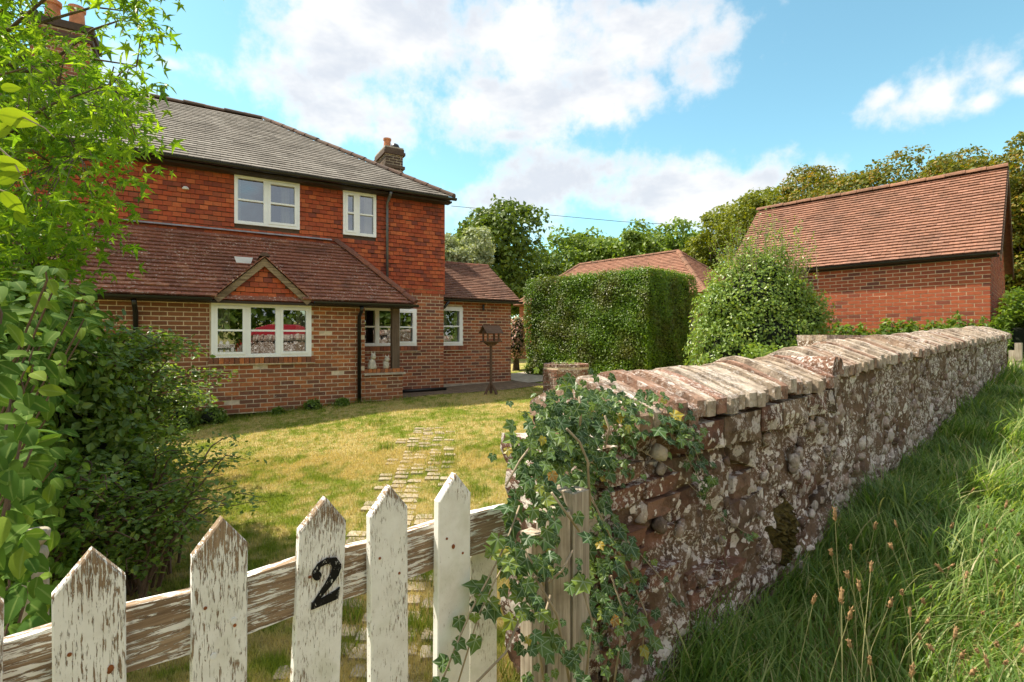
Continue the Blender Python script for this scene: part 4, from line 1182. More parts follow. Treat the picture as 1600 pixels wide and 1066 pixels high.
# larger rubble in the near length
ms = []
z = .02
row = 0
while z < 1.05:
    x = .02 + (.1 if row % 2 else 0)
    h = rg.uniform(.10, .19)
    while x < 2.15:
        w = rg.uniform(.14, .34)
        if rg.random() < .42:
            cz = z + h / 2 + rg.normal() * .015
            if cz + h * .45 < float(coping_z(T0 + x)) - .0:
                a = rg.normal() * .12; ca, sa = math.cos(a), math.sin(a)
                m = np.eye(4); m[:3, 0] = np.array([ca, 0, sa]) * w * .92; m[:3, 2] = np.array([-sa, 0, ca]) * h * .88; m[:3, 1] = (0, rg.uniform(.09, .13), 0)
                m[:3, 3] = (x + w / 2, .036 + rg.normal() * .006, cz); ms.append(m)
        x += w
    z += h; row += 1
place_pieces(bw, 'rubble_stone', SV, SF, np.array(ms), STONE, 120)
# long stones under the near coping
ms = []
for x, w, h in ((.55, .30, .12), (.86, .34, .14), (1.22, .22, .13), (1.46, .30, .14), (1.78, .26, .13), (2.03, .16, .14)):
    m = np.eye(4); m[0, 0] = w; m[1, 1] = .16; m[2, 2] = h; m[:3, 3] = (x + w / 2 - .1, -.0, float(coping_z(T0 + x)) - h * .50); ms.append(m)
place_pieces(bw, 'bed_stone', SV, SF, np.array(ms), STONE, 20)
# flints in the far length
ms = []
x = 2.10
while x < Lw - .03:
    zo = outer_z(T0 + x) - .02; zc = float(coping_z(T0 + x)) - .02
    z = zo + rg.uniform(0, .06)
    while z < zc:
        s = rg.uniform(.045, .105)
        if rg.random() < .86:
            a = rg.normal() * .7; ca, sa = math.cos(a), math.sin(a)
            k = rg.uniform(.42, 1.05)
            m = np.eye(4); m[:3, 0] = np.array([ca, 0, sa]) * s; m[:3, 2] = np.array([-sa, 0, ca]) * s * k; m[:3, 1] = (0, s * rg.uniform(.45, .75), 0)
            m[:3, 3] = (x + rg.normal() * .02, .014 + rg.normal() * .005, z); ms.append(m)
        z += s * rg.uniform(.85, 1.15)
    x += .078
place_pieces(bw, 'flint', SV2, SF2, np.array(ms), FLINT, 300, (1250, 500, 1600, 900), smooth=True, rest='flint_courses')
# scattered small flints in the near length
ms = []
for k in range(90):
    x = rg.uniform(.1, 2.1); z = rg.uniform(.1, 1.02); s = rg.uniform(.025, .06)
    a = rg.normal() * .8; ca, sa = math.cos(a), math.sin(a)
    m = np.eye(4); m[:3, 0] = np.array([ca, 0, sa]) * s; m[:3, 2] = np.array([-sa, 0, ca]) * s * 1.3; m[:3, 1] = (0, s * .8, 0)
    m[:3, 3] = (x, -.03 + rg.normal() * .01, z); ms.append(m)
place_pieces(bw, 'flint', SV2, SF2, np.array(ms), FLINT, 90, smooth=True)
# brick patches and end quoins
ms = []
for x, z in ((.10, .62), (.09, .70), (.10, .54), (.12, .46), (.30, .66), (.34, .50), (.62, .34), (.62, .42), (.84, .38), (.10, .86), (.33, .86), (.1, .94), (.33, .78), (.12, .38), (.1, .30), (.3, .3)):
    m = np.eye(4); m[0, 0] = .21; m[1, 1] = .11; m[2, 2] = .066; m[:3, 3] = (x, -.005 + rg.normal() * .012, z + .02); ms.append(m)
place_pieces(bw, 'patch_brick', *stone_unit(9, .12), np.array(ms), QUOIN, 40)
ms = []
for i, (z, h) in enumerate(((.06, .16), (.23, .14), (.38, .17), (.56, .15), (.72, .16), (.89, .14))):
    m = np.eye(4); m[0, 0] = .20; m[1, 1] = .24 + .03 * (i % 2); m[2, 2] = h * .93; m[:3, 3] = (.06 - .012 * (i % 2), W_THICK - .13, z + h / 2 + .03); ms.append(m)
    m = np.eye(4); m[0, 0] = .17; m[1, 1] = .22; m[2, 2] = h * .93; m[:3, 3] = (.03, .10, z + h / 2 + .03); ms.append(m)
place_pieces(bw, 'quoin_stone', *stone_unit(12, .10), np.array(ms), STONE, 20)

# brick on edge coping, each brick its own piece
def coping_unit():
    pts = [(-.075, .0), (-.078, .066), (-.062, .078), (.15, .168), (.22, .186), (.29, .176), (.50, .075), (.515, .06), (.515, .0)]
    n = len(pts); v = []; f = []
    for xx, k in ((-.5, .985), (-.42, 1.0), (.42, 1.0), (.5, .985)):
        for (y, z) in pts: v.append((xx, .22 + (y - .22) * k, .09 + (z - .09) * k))
    for a in range(3):
        for i in range(n):
            q = a * n
            f.append((q + i, q + n + i, q + n + (i + 1) % n, q + (i + 1) % n))
    f.append(tuple(range(n))[::-1][::-1]); f.append(tuple(range(4 * n - 1, 3 * n - 1, -1)))
    return v, f
CV, CF = coping_unit()
ms = []
x = .12; k = 0
while x < Lw + .02:
    w = rg.uniform(.066, .088) if rg.random() > .12 else rg.uniform(.040, .055)
    t = T0 + x
    if abs(x - 2.09) < .05: x += .06; continue
    yaw = rg.normal() * .018 + (.05 if x < 2.0 else 0); roll = rg.normal() * .015
    m = np.array(Matrix.Translation((x + w / 2, rg.normal() * .010 + (-.02 if x < 2.05 else .012), float(coping_z(t)) + .02 + rg.normal() * .009)) @ Matrix.Rotation(yaw, 4, 'Z') @ Matrix.Rotation(roll - .016, 4, 'X') @ Matrix.Rotation(rg.normal() * .03 + .02, 4, 'Y'))
    m[:3, 0] *= w; m[:3, 1] *= rg.uniform(.97, 1.03); m[:3, 2] *= rg.uniform(.95, 1.05)
    ms.append(m); x += w + rg.uniform(.006, .014); k += 1
place_pieces(bw, 'coping_brick', CV, CF, np.array(ms), COPING, 200)
# half round tiles at the break in the coping
for dx, rr in ((2.06, .11), (2.13, .10)):
    mb = MB(); pr = []
    for w in np.linspace(0, math.pi, 10): pr.append((dx + rr * .55 * math.cos(w), float(coping_z(T0 + 2.1)) + .05 + rr * math.sin(w)))
    mb.prism(pr, .30, 'y', -.09); mb.build('half_round_tile', QUOIN, bw)
# moss cushion
mp = px(1222, 845, 3.0)
tm = (mp.x * WT[0] + mp.y * WT[1]) ; 
def wall_hit(x, y, n0=0.0):
    k = (x - 800) / F; d = (W_D + n0) / (k * WN[0] + WN[1]); return px(x, y, d)
mv = []; mf = []
c = wall_hit(1222, 835, -.02)
lx = c.x * WT[0] + c.y * WT[1] - T0
n1, n2 = 22, 26
for i in range(n1 + 1):
    for j in range(n2 + 1):
        a, b = i / n1 * 2 - 1, j / n2 * 2 - 1
        r = math.hypot(a, b); h = max(0, 1 - r * r) ** .5 if r < 1 else 0
        jit = rg.uniform(.4, 1.15)
        mv.append((lx + a * .15 * (1 + .2 * math.sin(b * 4)), .0 - .085 * h * jit, c.z + b * .17 * (1 + .15 * math.sin(a * 5))))
for i in range(n1):
    for j in range(n2):
        q = i * (n2 + 1) + j; mf.append((q, q + n2 + 1, q + n2 + 2, q + 1))
MB().add(mv, mf).build('moss_cushion', MOSS, bw)

# timber post and rail at the far end of the wall
tp = thing('end_post', (8.02, 8.16, .85), R(39.5), 'grey square timber post at the far end of the flint wall', 'post')
MB().prism([(-.07, -.07), (.07, -.07), (.07, .07), (-.07, .07)], .62, 'z', -.2).build('shaft', WOOD_GREY, tp)
MB().prism([(-.08, -.08), (.08, -.08), (.08, .0), (-.08, .0)], .28, 'z', .26).build('upper_block', WOOD_GREY, tp)

# second flint wall inside the plot
fw0 = np.array([3.43, 5.6]); fw1 = np.array([6.9, 7.95]); fd = fw1 - fw0; FLn = float(np.linalg.norm(fd)); fd /= FLn
iw = thing('inner_flint_wall', (fw0[0], fw0[1], gz(*fw0) - .05), math.atan2(fd[1], fd[0]), 'short pale flint wall with red brick edge behind the coping of the long wall', 'wall')
top = 1.50 - iw.location.z
MB().box((0, 0, -.1), (FLn * .48, .3, top - .07)).box((FLn * .48, .002, -.1), (FLn, .298, top - .14)).build('core', MASON, iw)
ms = []
for k in range(330):
    x = rg.uniform(.03, FLn - .03); zmax = top - .09 if x < FLn * .48 else top - .16; z = rg.uniform(max(.1, top - .75), zmax); s = rg.uniform(.04, .09)
    m = np.diag([s, s * .8, s * rg.uniform(.6, 1), 1.0]); m[:3, 3] = (x, .0, z); ms.append(m)
place_pieces(iw, 'flint', SV2, SF2, np.array(ms), FLINT, 150, smooth=True)
ms = []
x = .0
while x < FLn:
    tz = top if x < FLn * .48 else top - .07
    m = np.diag([.205, .32, .065, 1.0]); m[:3, 3] = (x + .105, .15, tz - .036); ms.append(m); x += .215
place_pieces(iw, 'capping_brick', BOXV, BOXF, np.array(ms), COPING, 40)

# ------------------------------------------------------------------ gate
gate = thing('picket_gate', (-.694, .85, 0), math.atan2(.653, .757), 'low white picket gate with flaking paint and a black number 2', 'gate')
def picket(s, w, top, wear, lean, y=0.0, th=.022, sh=.058, seed=0):
    rg_ = random.Random(seed)
    h = w / 2; zb_ = .06
    out = [(-h, zb_), (h, zb_), (h, top - sh), (h * .06, top), (-h, top - sh - .004)]
    c = .0028
    inn = [(-h + c, zb_ + c), (h - c, zb_ + c), (h - c, top - sh - c * .4), (h * .06, top - c * 1.5), (-h + c, top - sh - .004 - c * .4)]
    n = len(out); v = [(x, 0, z) for x, z in inn] + [(x, c, z) for x, z in out] + [(x, th, z) for x, z in out]
    # a little wander along the edges so the board is not ruler straight
    f = [tuple(range(n)), tuple(range(3 * n - 1, 2 * n - 1, -1))]
    for a in (0, n):
        f += [(a + i, a + n + i, a + n + (i + 1) % n, a + (i + 1) % n) for i in range(n)]
    me = make_mesh('picket', v, None, faces=f)
    o = link('picket', me, PEEL, gate)
    o.location = (s, y, 0); o.rotation_euler = (R(rg_.uniform(-.8, .8)), R(lean), R(rg_.uniform(-1.2, 1.2)))
    o.color = (wear, 1, 1, 1)
    return o
picket(-.165, .096, 1.100, .52, .5, seed=1)
P1 = picket(.0, .094, 1.105, .60, -.3, seed=2)
P2 = picket(.183, .094, 1.107, .57, .3, seed=3)
P3 = picket(.338, .100, 1.107, .60, 2.6, seed=4)
P4 = picket(.543, .096, 1.106, .64, -.4, seed=5)
P5 = picket(.714, .100, 1.104, .72, .2, seed=6)
P6 = picket(.862, .098, .90, .64, .4, y=.062, seed=7)
r_ = MB()
n = 14; vv = []; ff = []
for i in range(n + 1):
    s = -.45 + (1.38) * i / n; wz = .004 * math.sin(i * 1.7)
    vv += [(s, .023, .862 + wz), (s, .060, .860 + wz), (s, .060, .972 + wz), (s, .026, .976 + wz)]
for i in range(n):
    q = 4 * i
    for k in range(4): ff.append((q + k, q + 4 + k, q + 4 + (k + 1) % 4, q + (k + 1) % 4))
ff.append((0, 1, 2, 3)); ff.append((4 * n + 3, 4 * n + 2, 4 * n + 1, 4 * n))
rail = MB().add(vv, ff).build('rail', PEEL_RAIL, gate); rail.color = (.47, 1, 1, 1)
rail2 = MB().box((-.45, .023, .24), (.93, .058, .34)).build('rail', PEEL_RAIL, gate); rail2.color = (.35, 1, 1, 1)
# screw heads
for P, x, z, mt in ((P2, .022, .905, WHITEP), (P2, -.012, .85, WHITEP), (P1, .026, .90, RUST), (P5, -.006, .92, RUST)):
    sc_ = MB(); pr = [(x + .0055 * math.cos(w) * (.8 if mt is RUST else 1), z + .006 * math.sin(w)) for w in np.linspace(0, 2 * math.pi, 10)[:-1]]
    sc_.prism(pr[::-1], .003, 'y', -.0022); sc_.build('screw_head', mt, P)
for P in (P1, P2, P3, P4, P5):
    for x, z in ((-.026, .945), (.024, .895)):
        MB().prism([(x + .0032 * math.cos(w), z + .0032 * math.sin(w)) for w in np.linspace(2 * math.pi, 0, 9)[:-1]], .002, 'y', -.0016).build('nail_head', RUST, P)
# the numeral
def numeral():
    path = [(-.0255, .017, .011), (-.0262, .027, .012), (-.019, .040, .010), (-.003, .0465, .012), (.013, .0425, .017), (.0205, .030, .021), (.0165, .014, .019), (.003, -.006, .014), (-.012, -.024, .010), (-.025, -.041, .008)]
    L, Rr = [], []
    for i, (x, z, w) in enumerate(path):
        a = path[max(0, i - 1)]; b = path[min(len(path) - 1, i + 1)]
        dx, dz = b[0] - a[0], b[1] - a[1]; l = math.hypot(dx, dz); nx_, nz_ = -dz / l, dx / l
        L.append((x + nx_ * w / 2, z + nz_ * w / 2)); Rr.append((x - nx_ * w / 2, z - nz_ * w / 2))
    v = []; f = []; m = len(path)
    for y in (-.0045, .0):
        for (x, z) in L + Rr: v.append((x, y, z))
    def q(a, b, c_, d): f.append((a, b, c_, d))
    for i in range(m - 1):
        q(i, i + 1, m + i + 1, m + i); o2 = 2 * m
        q(o2 + i, o2 + m + i, o2 + m + i + 1, o2 + i + 1)
        q(i, o2 + i, o2 + i + 1, i + 1); q(m + i, m + i + 1, o2 + m + i + 1, o2 + m + i)
    mb = MB().add(v, f)
    mb.prism([(-.029, -.050), (.027, -.040), (.030, -.016), (.022, -.021), (-.006, -.031), (-.029, -.036)], .0052, 'y', -.0053)
    # round blob at the start of the stroke
    mb.prism([(-.0215 + .0088 * math.cos(w), .0185 + .0092 * math.sin(w)) for w in np.linspace(0, 2 * math.pi, 15)[:-1]], .0049, 'y', -.0049)
    return mb
num = numeral().build('numeral', NUMERAL, P3); num.location = (.010, 0, .925); num.rotation_euler = (0, R(2), 0)

# gate posts
gp_ = thing('gate_post', (.165, 1.60, 0), R(40), 'weathered grey timber gate post wrapped in ivy against the wall end', 'post')
MB().prism([(-.02, -.055), (.058, -.05), (.06, .05), (-.02, .05)], 1.03, 'z', -.05).build('shaft', WOOD_GREY, gp_)
MB().prism([(-.085, -.035), (-.028, -.05), (-.028, .04), (-.08, .045)], .98, 'z', -.05).build('split_side', WOOD_GREY, gp_)
MB().prism([(-.14, .0), (-.095, -.01), (-.095, .05), (-.14, .05)], .92, 'z', -.05).build('stop_batten', WOOD_GREY, gp_)
lp_ = px(55, 990, 1.55)
lpost = thing('turned_post', (lp_.x, lp_.y, gz(lp_.x, lp_.y)), .3, 'slim turned wooden post with ball and cap among leaves at the left edge', 'post')
zt_ = CAMZ - (828 - YH) / F * 1.55 - lpost.location.z
MB().lathe([(.030, 0), (.032, zt_ - .20), (.033, zt_ - .125), (.028, zt_ - .112), (.018, zt_ - .108)], 16).build('shaft', WOOD_TURN, lpost, smooth=True)
MB().lathe([(.014, zt_ - .110), (.026, zt_ - .098), (.032, zt_ - .078), (.028, zt_ - .058), (.015, zt_ - .048)], 16).build('ball', WOOD_TURN, lpost, smooth=True)
MB().lathe([(.014, zt_ - .052), (.033, zt_ - .030), (.036, zt_ - .006), (.030, zt_), (.002, zt_ - .001)], 16).build('cap', WOOD_TURN, lpost, smooth=True)

# ------------------------------------------------------------------ paving setts
pv = bpy.data.objects.new('paving_strip', None); COL.objects.link(pv); tag(pv, kind='structure')
ms = []
for j in range(40):
    for i in range(5):
        s = j / 39; cx = -.62 + (-1.20 + .62) * s; cy = 2.05 + 5.1 * s
        if rg.random() < (.10 if s < .3 else .26) or (i in (0, 4) and rg.random() < .5): continue
        x = cx + (i - 2) * .150 + rg.normal() * .008 + .05 * s; y = cy + (i % 2) * .03 + rg.normal() * .01
        a = rg.normal() * .06; sz = rg.uniform(.115, .145)
        m = np.array(Matrix.Translation((x, y, gz(x, y) - .0145 + rg.normal() * .003)) @ Matrix.Rotation(a, 4, 'Z') @ Matrix.Diagonal((sz, sz * .78, .05, 1)))
        ms.append(m)
place_pieces(pv, 'paving_stone', *stone_unit(21, .16), np.array(ms), SETT, 220, smooth=False)

# ------------------------------------------------------------------ bird table
bt = thing('bird_table', (-.45, 10.97, gz(-.45, 10.97)), .5, 'brown wooden bird table with little roof on a tall post by the lawn', 'bird table')
MB().box((-.022, -.022, .02), (.022, .022, 1.12)).build('post', WOOD_BROWN, bt)
for k in range(4):
    a = k * math.pi / 2 + .3; c_, s_ = math.cos(a), math.sin(a)
    MB().add([(c_ * .20 - s_ * .016, s_ * .20 + c_ * .016, 0), (c_ * .20 + s_ * .016, s_ * .20 - c_ * .016, 0), (c_ * .15 + s_ * .016, s_ * .15 - c_ * .016, 0), (c_ * .15 - s_ * .016, s_ * .15 + c_ * .016, 0),
              (c_ * .022 - s_ * .016, s_ * .022 + c_ * .016, .27), (c_ * .022 + s_ * .016, s_ * .022 - c_ * .016, .27), (c_ * .02 + s_ * .016, s_ * .02 - c_ * .016, .21), (c_ * .02 - s_ * .016, s_ * .02 + c_ * .016, .21)],
             [(0, 1, 5, 4), (2, 3, 7, 6), (0, 3, 2, 1), (1, 2, 6, 5), (3, 0, 4, 7), (4, 5, 6, 7)]).build('foot', WOOD_BROWN, bt)
MB().prism([(-.06, 1.04), (.06, 1.04), (.17, 1.12), (-.17, 1.12)], .10, 'y', -.05).build('bracket', WOOD_BROWN, bt)
MB().box((-.19, -.16, 1.12), (.19, .16, 1.15)).build('tray', WOOD_BROWN, bt)
for sx_ in (-1, 1):
    for sy_ in (-1, 1): MB().box((sx_ * .13 - .016, sy_ * .11 - .016, 1.15), (sx_ * .13 + .016, sy_ * .11 + .016, 1.32)).build('upright', WOOD_BROWN, bt)
for s_ in (-1, 1): MB().prism([(-.17, 1.32), (.17, 1.32), (0, 1.45)], .02, 'x', s_ * .13 - .01).build('gable', WOOD_BROWN, bt)
for s_ in (-1, 1):
    for k in range(4):
        t0_, t1_ = k / 4, (k + 1) / 4 + .04
        y0_, y1_ = s_ * (.21 - .21 * t0_), s_ * (.21 - .21 * t1_); z0_, z1_ = 1.295 + .17 * t0_ + .006, 1.295 + .17 * t1_
        MB().add([(-.2, y0_, z0_), (.2, y0_, z0_), (.2, y1_, z1_), (-.2, y1_, z1_), (-.2, y0_, z0_ + .012), (.2, y0_, z0_ + .012), (.2, y1_, z1_ + .012), (-.2, y1_, z1_ + .012)], BOXF).build('roof_board', WOOD_BROWN, bt)

# ------------------------------------------------------------------ brick planter
pc = px(884, 600, 10.8); pzz = gz(pc.x, pc.y)
pl = thing('brick_planter', (pc.x, pc.y, pzz), .35, 'low octagonal old brick planter standing in front of the clipped hedge', 'planter')
ph = 1.45 - (572 - YH) / F * 10.8 - pzz
RP = .50; NS = 8
mbp = MB()
ring = [(RP * math.cos(2 * math.pi * k / NS), RP * math.sin(2 * math.pi * k / NS)) for k in range(NS)]
rin = [(x * .74, y * .74) for x, y in ring]
n = NS; v = [(x, y, -.1) for x, y in ring] + [(x, y, ph - .01) for x, y in ring] + [(x, y, ph - .01) for x, y in rin] + [(x, y, ph - .2) for x, y in rin]
f = []
for k in range(n):
    k2 = (k + 1) % n
    f += [(k, k2, n + k2, n + k), (n + k, n + k2, 2 * n + k2, 2 * n + k), (2 * n + k, 2 * n + k2, 3 * n + k2, 3 * n + k)]
f.append(tuple(3 * n + k for k in range(n)))
MB().add(v, f).build('core', MORTAR_GREY, pl)
ms = []
side = 2 * RP * math.sin(math.pi / NS)
for k in range(NS):
    a = 2 * math.pi * (k + .5) / NS; nrm = Vector((math.cos(a), math.sin(a), 0)); tg = Vector((-math.sin(a), math.cos(a), 0)); ap = RP * math.cos(math.pi / NS)
    for j in range(int(ph / .075)):
        segs = [(-.5, .06), (.08, .5)] if j % 2 else [(-.5, -.08), (-.06, .5)]
        for s0, s1 in segs:
            p = nrm * (ap - .01 + rg.normal() * .004) + tg * (side * (s0 + s1) / 2)
            m = np.eye(4); m[:3, 0] = tg * side * (s1 - s0) * .97; m[:3, 1] = nrm * .05; m[:3, 2] = (0, 0, .064); m[:3, 3] = (p.x, p.y, j * .075 + .035); ms.append(m)
    for s0 in (-.28, .25):
        p = nrm * (ap * .86) + tg * (side * s0 * .9)
        m = np.eye(4); m[:3, 0] = tg * side * .44; m[:3, 1] = nrm * .14; m[:3, 2] = (0, 0, .06); m[:3, 3] = (p.x, p.y, ph + .02); ms.append(m)
place_pieces(pl, 'brick', BOXV, BOXF, np.array(ms), QUOIN, 150)
p_ = RNG.uniform(-1, 1, (160, 3)) * np.array([.3, .3, .1]) + np.array([0, 0, ph + .02])
o = link('planting', bulk_mesh('planting', DIA_V, DIA_F, leaf_mats(p_, np.tile([0, 0, 1.], (160, 1)), RNG.uniform(.03, .07, 160))), L_SHRUB, pl); o['kind'] = 'stuff'

# ------------------------------------------------------------------ foliage builders
def ellipsoid_clumps(lobes, nclump, rg, shell=(.55, 1.0)):
    """clump centres spread through the outer part of the crown lobes"""
    vol = np.array([l[3] * l[4] + l[4] * l[5] + l[3] * l[5] for l in lobes]); vol = vol / vol.sum()
    which = rg.choice(len(lobes), nclump, p=vol)
    L = np.array(lobes)[which]
    d = unit(rg.normal(size=(nclump, 3))); d[:, 2] = np.where(d[:, 2] < -.55, -d[:, 2], d[:, 2])
    r = rg.uniform(shell[0] ** 3, shell[1] ** 3, nclump) ** (1 / 3)
    return L[:, :3] + d * L[:, 3:6] * r[:, None], d
def crown_mesh(name, lobes, nclump, per, crad, lsize, seed, leaf=(DIA_V, DIA_F, None), tilt=.55, droop=.2, flat=.75):
    rg = np.random.default_rng(seed)
    c, out = ellipsoid_clumps(lobes, nclump, rg)
    cr = rg.uniform(.6, 1.25, nclump) * crad
    idx = np.repeat(np.arange(nclump), per)
    d = unit(rg.normal(size=(len(idx), 3)) + out[idx] * .7 + np.array([0, 0, .25]))
    rad = cr[idx] * rg.uniform(.45, 1.0, len(idx)) ** .5
    p = c[idx] + d * rad[:, None] * np.array([1, 1, flat])
    M = leaf_mats(p, d + np.array([0, 0, .35]), lsize * rg.uniform(.65, 1.25, len(idx)), rg, tilt, droop)
    return bulk_mesh(name, leaf[0], leaf[1], M, attr=None if leaf[2] is None else ('vein', leaf[2]))
def make_tree(name, X, Y, lobes, nclump, per, crad, lsize, mat, label, seed, trunk=.22, group=None, cat='tree', base=None):
    z0 = gz(X, Y) if base is None else base
    t = thing(name, (X, Y, z0 - .1), 0, label, cat, group)
    rg = random.Random(seed)
    topz = max(l[2] for l in lobes)
    mb = MB()
    pts = [(0, 0, 0), (.05, .03, topz * .3), (-.04, .05, topz * .6), (.02, 0, topz * .95)]
    mb.tube(pts, [trunk, trunk * .8, trunk * .55, trunk * .2], 8)
    for l in lobes:
        a = topz * rg.uniform(.25, .5)
        mb.tube([(0, 0, a), (l[0] * .5, l[1] * .5, (a + l[2]) * .52), (l[0], l[1], l[2] + l[5] * .3)], [trunk * .5, trunk * .35, trunk * .1], 6)
    mb.build('trunk', BARK, t, smooth=True)
    me = crown_mesh('crown', lobes, nclump, per, crad, lsize, seed)
    link('crown', me, mat, t)
    return t
def lobes_for(w, h, zc, n, seed, k=.55):
    """n lobes filling a crown w wide, h tall centred at height zc"""
    rg = random.Random(seed); out = [(0, 0, zc, w * .62, w * .62, h * .42)]
    for i in range(n):
        a = 2 * math.pi * i / n + rg.uniform(-.4, .4); q = rg.uniform(.35, .62)
        zz_ = zc + rg.uniform(-.36, .36) * h; s = rg.uniform(.34, .52)
        out.append((w * q * math.cos(a), w * q * math.sin(a), zz_, w * s, w * s, h * s * .62))
    out.append((w * .1, 0, zc + h * .30, w * .45, w * .45, h * .24))
    return out

# trees beyond the garden: photo x of the centre, photo y of the top, depth, half width in photo px
def back_tree(name, xc, ytop, d, hwpx, mat, label, seed, lsize=.30, ncl=150, per=70, low=1.2):
    X = (xc - 800) / F * d; w = hwpx / F * d; topz = CAMZ + (YH - ytop) / F * d - gz(X, d) - w * .22
    h = topz - low; zc = low + h / 2
    make_tree(name, X, d, lobes_for(w, h, zc, 8, seed), ncl, per, w * .26, lsize, mat, label, seed, trunk=w * .06, group='trees beyond the garden')
back_tree('oak_tree', 768, 318, 31, 84, L_OAK, 'dark broad oak tree rising behind the low tiled wing of the cottage', 101, .30, 190, 80)
back_tree('oak_tree', 840, 385, 36, 60, L_OAK, 'dark tree filling the gap between the wing and the far hipped roof', 102, .3, 110, 70)
back_tree('broadleaf_tree', 915, 348, 40, 78, L_OAK2, 'rounded mid green tree behind the left half of the far hipped roof', 103, .34, 150, 70)
back_tree('broadleaf_tree', 1045, 334, 37, 80, L_OAK2, 'mid green tree behind the right end of the far hipped roof', 104, .32, 150, 70)
back_tree('broadleaf_tree', 1000, 372, 33, 50, L_OAK2, 'low pale green tree just behind the ridge of the far hipped roof', 105, .28, 90, 60)
back_tree('birch_tree', 1195, 284, 29, 88, L_BIRCH, 'tall yellow green feathery tree left of the garage roof', 106, .20, 230, 90)
back_tree('birch_tree', 1115, 322, 33, 52, L_BIRCH, 'smaller yellow green tree at the edge of the feathery one above the big shrub', 113, .22, 130, 80)
back_tree('beech_tree', 1335, 254, 24, 112, L_AUT, 'bronze green tree top showing over the left part of the garage ridge', 107, .17, 230, 110)
back_tree('beech_tree', 1440, 246, 23, 105, L_AUT, 'bronze green tree top showing over the middle of the garage ridge', 108, .17, 230, 110)
back_tree('beech_tree', 1535, 250, 22, 95, L_AUT, 'bronze green tree top showing over the right end of the garage ridge', 109, .17, 230, 110)
back_tree('beech_tree', 1622, 246, 20, 75, L_AUT, 'bronze green tree standing right of the garage gable at the picture edge', 110, .16, 280, 120, .5)
back_tree('beech_tree', 1288, 274, 26, 80, L_AUT, 'bronze green tree top left of the others, over the left end of the garage ridge', 114, .17, 200, 100)
back_tree('beech_tree', 1490, 250, 25, 95, L_AUT, 'bronze green tree top further back between two others above the garage ridge', 115, .17, 230, 110)
back_tree('willow_tree', 722, 352, 20, 54, L_SILVER, 'silvery pale leaved tree right behind the corner of the cottage', 111, .15, 150, 100, 1.6)
# distant wood
rgw = np.random.default_rng(120)
nw = 1150; azw = rgw.uniform(R(-65), R(88), nw); dw = rgw.uniform(46, 58, nw)
cw = np.stack([np.sin(azw) * dw / np.cos(azw * .0), np.cos(azw) * dw, rgw.uniform(.5, 1.0, nw) ** .6 * 7.2], 1)
ix = np.repeat(np.arange(nw), 36); dd = unit(rgw.normal(size=(len(ix), 3)) + np.array([0, -.5, .4]))
me = bulk_mesh('distant_wood', DIA_V, DIA_F, leaf_mats(cw[ix] + dd * rgw.uniform(.4, 1.5, (len(ix), 1)), dd, rgw.uniform(.35, .7, len(ix)), rgw))
tag(link('distant_wood', me, L_OAK), 'dark wood forming the skyline far beyond the garden', 'wood', kind='stuff')
# trees across the road behind the viewer, seen only in the window panes
nw = 420; tt = rgw.uniform(-22, 30, nw); hh = rgw.uniform(.2, 1, nw) * 5.2
base_ = WT[None, :] * tt[:, None] + WN[None, :] * (-14.5 + rgw.normal(size=(nw, 1)) * .8)
cw = np.stack([base_[:, 0], base_[:, 1], hh], 1); ix = np.repeat(np.arange(nw), 40); dd = unit(rgw.normal(size=(len(ix), 3)))
me = bulk_mesh('roadside_wood', DIA_V, DIA_F, leaf_mats(cw[ix] + dd * rgw.uniform(.3, 1.3, (len(ix), 1)), dd, rgw.uniform(.3, .6, len(ix)), rgw))
tag(link('roadside_wood', me, L_OAK), 'dark trees across the road mirrored in the ground floor panes', 'wood', kind='stuff')

# ------------------------------------------------------------------ clipped hedge
hc = np.array([3.225, 12.0]); hz0 = gz(*hc); hz1 = 3.13
hedge = thing('clipped_hedge', (hc[0], hc[1], hz0), math.pi / 2 - TH_G, 'tall clipped green hedge, a square block with a shaded right face', 'hedge')
HA, HB, HH = 2.30, 4.15, hz1 - hz0
rg = np.random.default_rng(130)
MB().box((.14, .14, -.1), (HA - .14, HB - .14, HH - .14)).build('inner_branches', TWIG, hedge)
def hedge_face(n, fa, nrm, spread=.10):
    uv = rg.random((n, 2)); p = fa(uv[:, 0], uv[:, 1])
    d = rg.random(n) ** 1.6 * spread
    wav = .022 * np.sin(uv[:, 0] * 19 + uv[:, 1] * 7) + .018 * np.sin(uv[:, 1] * 23 - uv[:, 0] * 9)
    wav = wav + .05 * np.sin(uv[:, 0] * 6.1 + 1) * np.sin(uv[:, 1] * 5.3 + .6) - (rg.random(n) < .02) * .09
    p = p - np.array(nrm) * (d + wav)[:, None]
    return p, np.tile(np.array(nrm, float), (n, 1))
P_, N_ = [], []
for n, fa, nr in ((46000, lambda a, b: np.stack([a * 0, a * HB, b * HH], 1), (-1, 0, 0)), (22000, lambda a, b: np.stack([a * HA, a * 0, b * HH], 1), (0, -1, 0)),
                  (16000, lambda a, b: np.stack([a * HA, b * HB, a * 0 + HH + .03 * np.sin(b * 9 + a * 4)], 1), (0, 0, 1)), (2500, lambda a, b: np.stack([a * 0 + HA, a * HB, b * HH], 1), (1, 0, 0)), (2500, lambda a, b: np.stack([a * HA, a * 0 + HB, b * HH], 1), (0, 1, 0))):
    p, q = hedge_face(n, fa, nr); P_.append(p); N_.append(q)
# shoots standing up along the top edge
pt = np.stack([rg.random(2600) ** 2 * HA, rg.random(2600) * HB, HH + np.abs(rg.normal(size=2600)) * .05], 1); P_.append(pt); N_.append(np.tile([-.4, -.2, .9], (2600, 1)))
P_ = np.concatenate(P_); N_ = np.concatenate(N_)
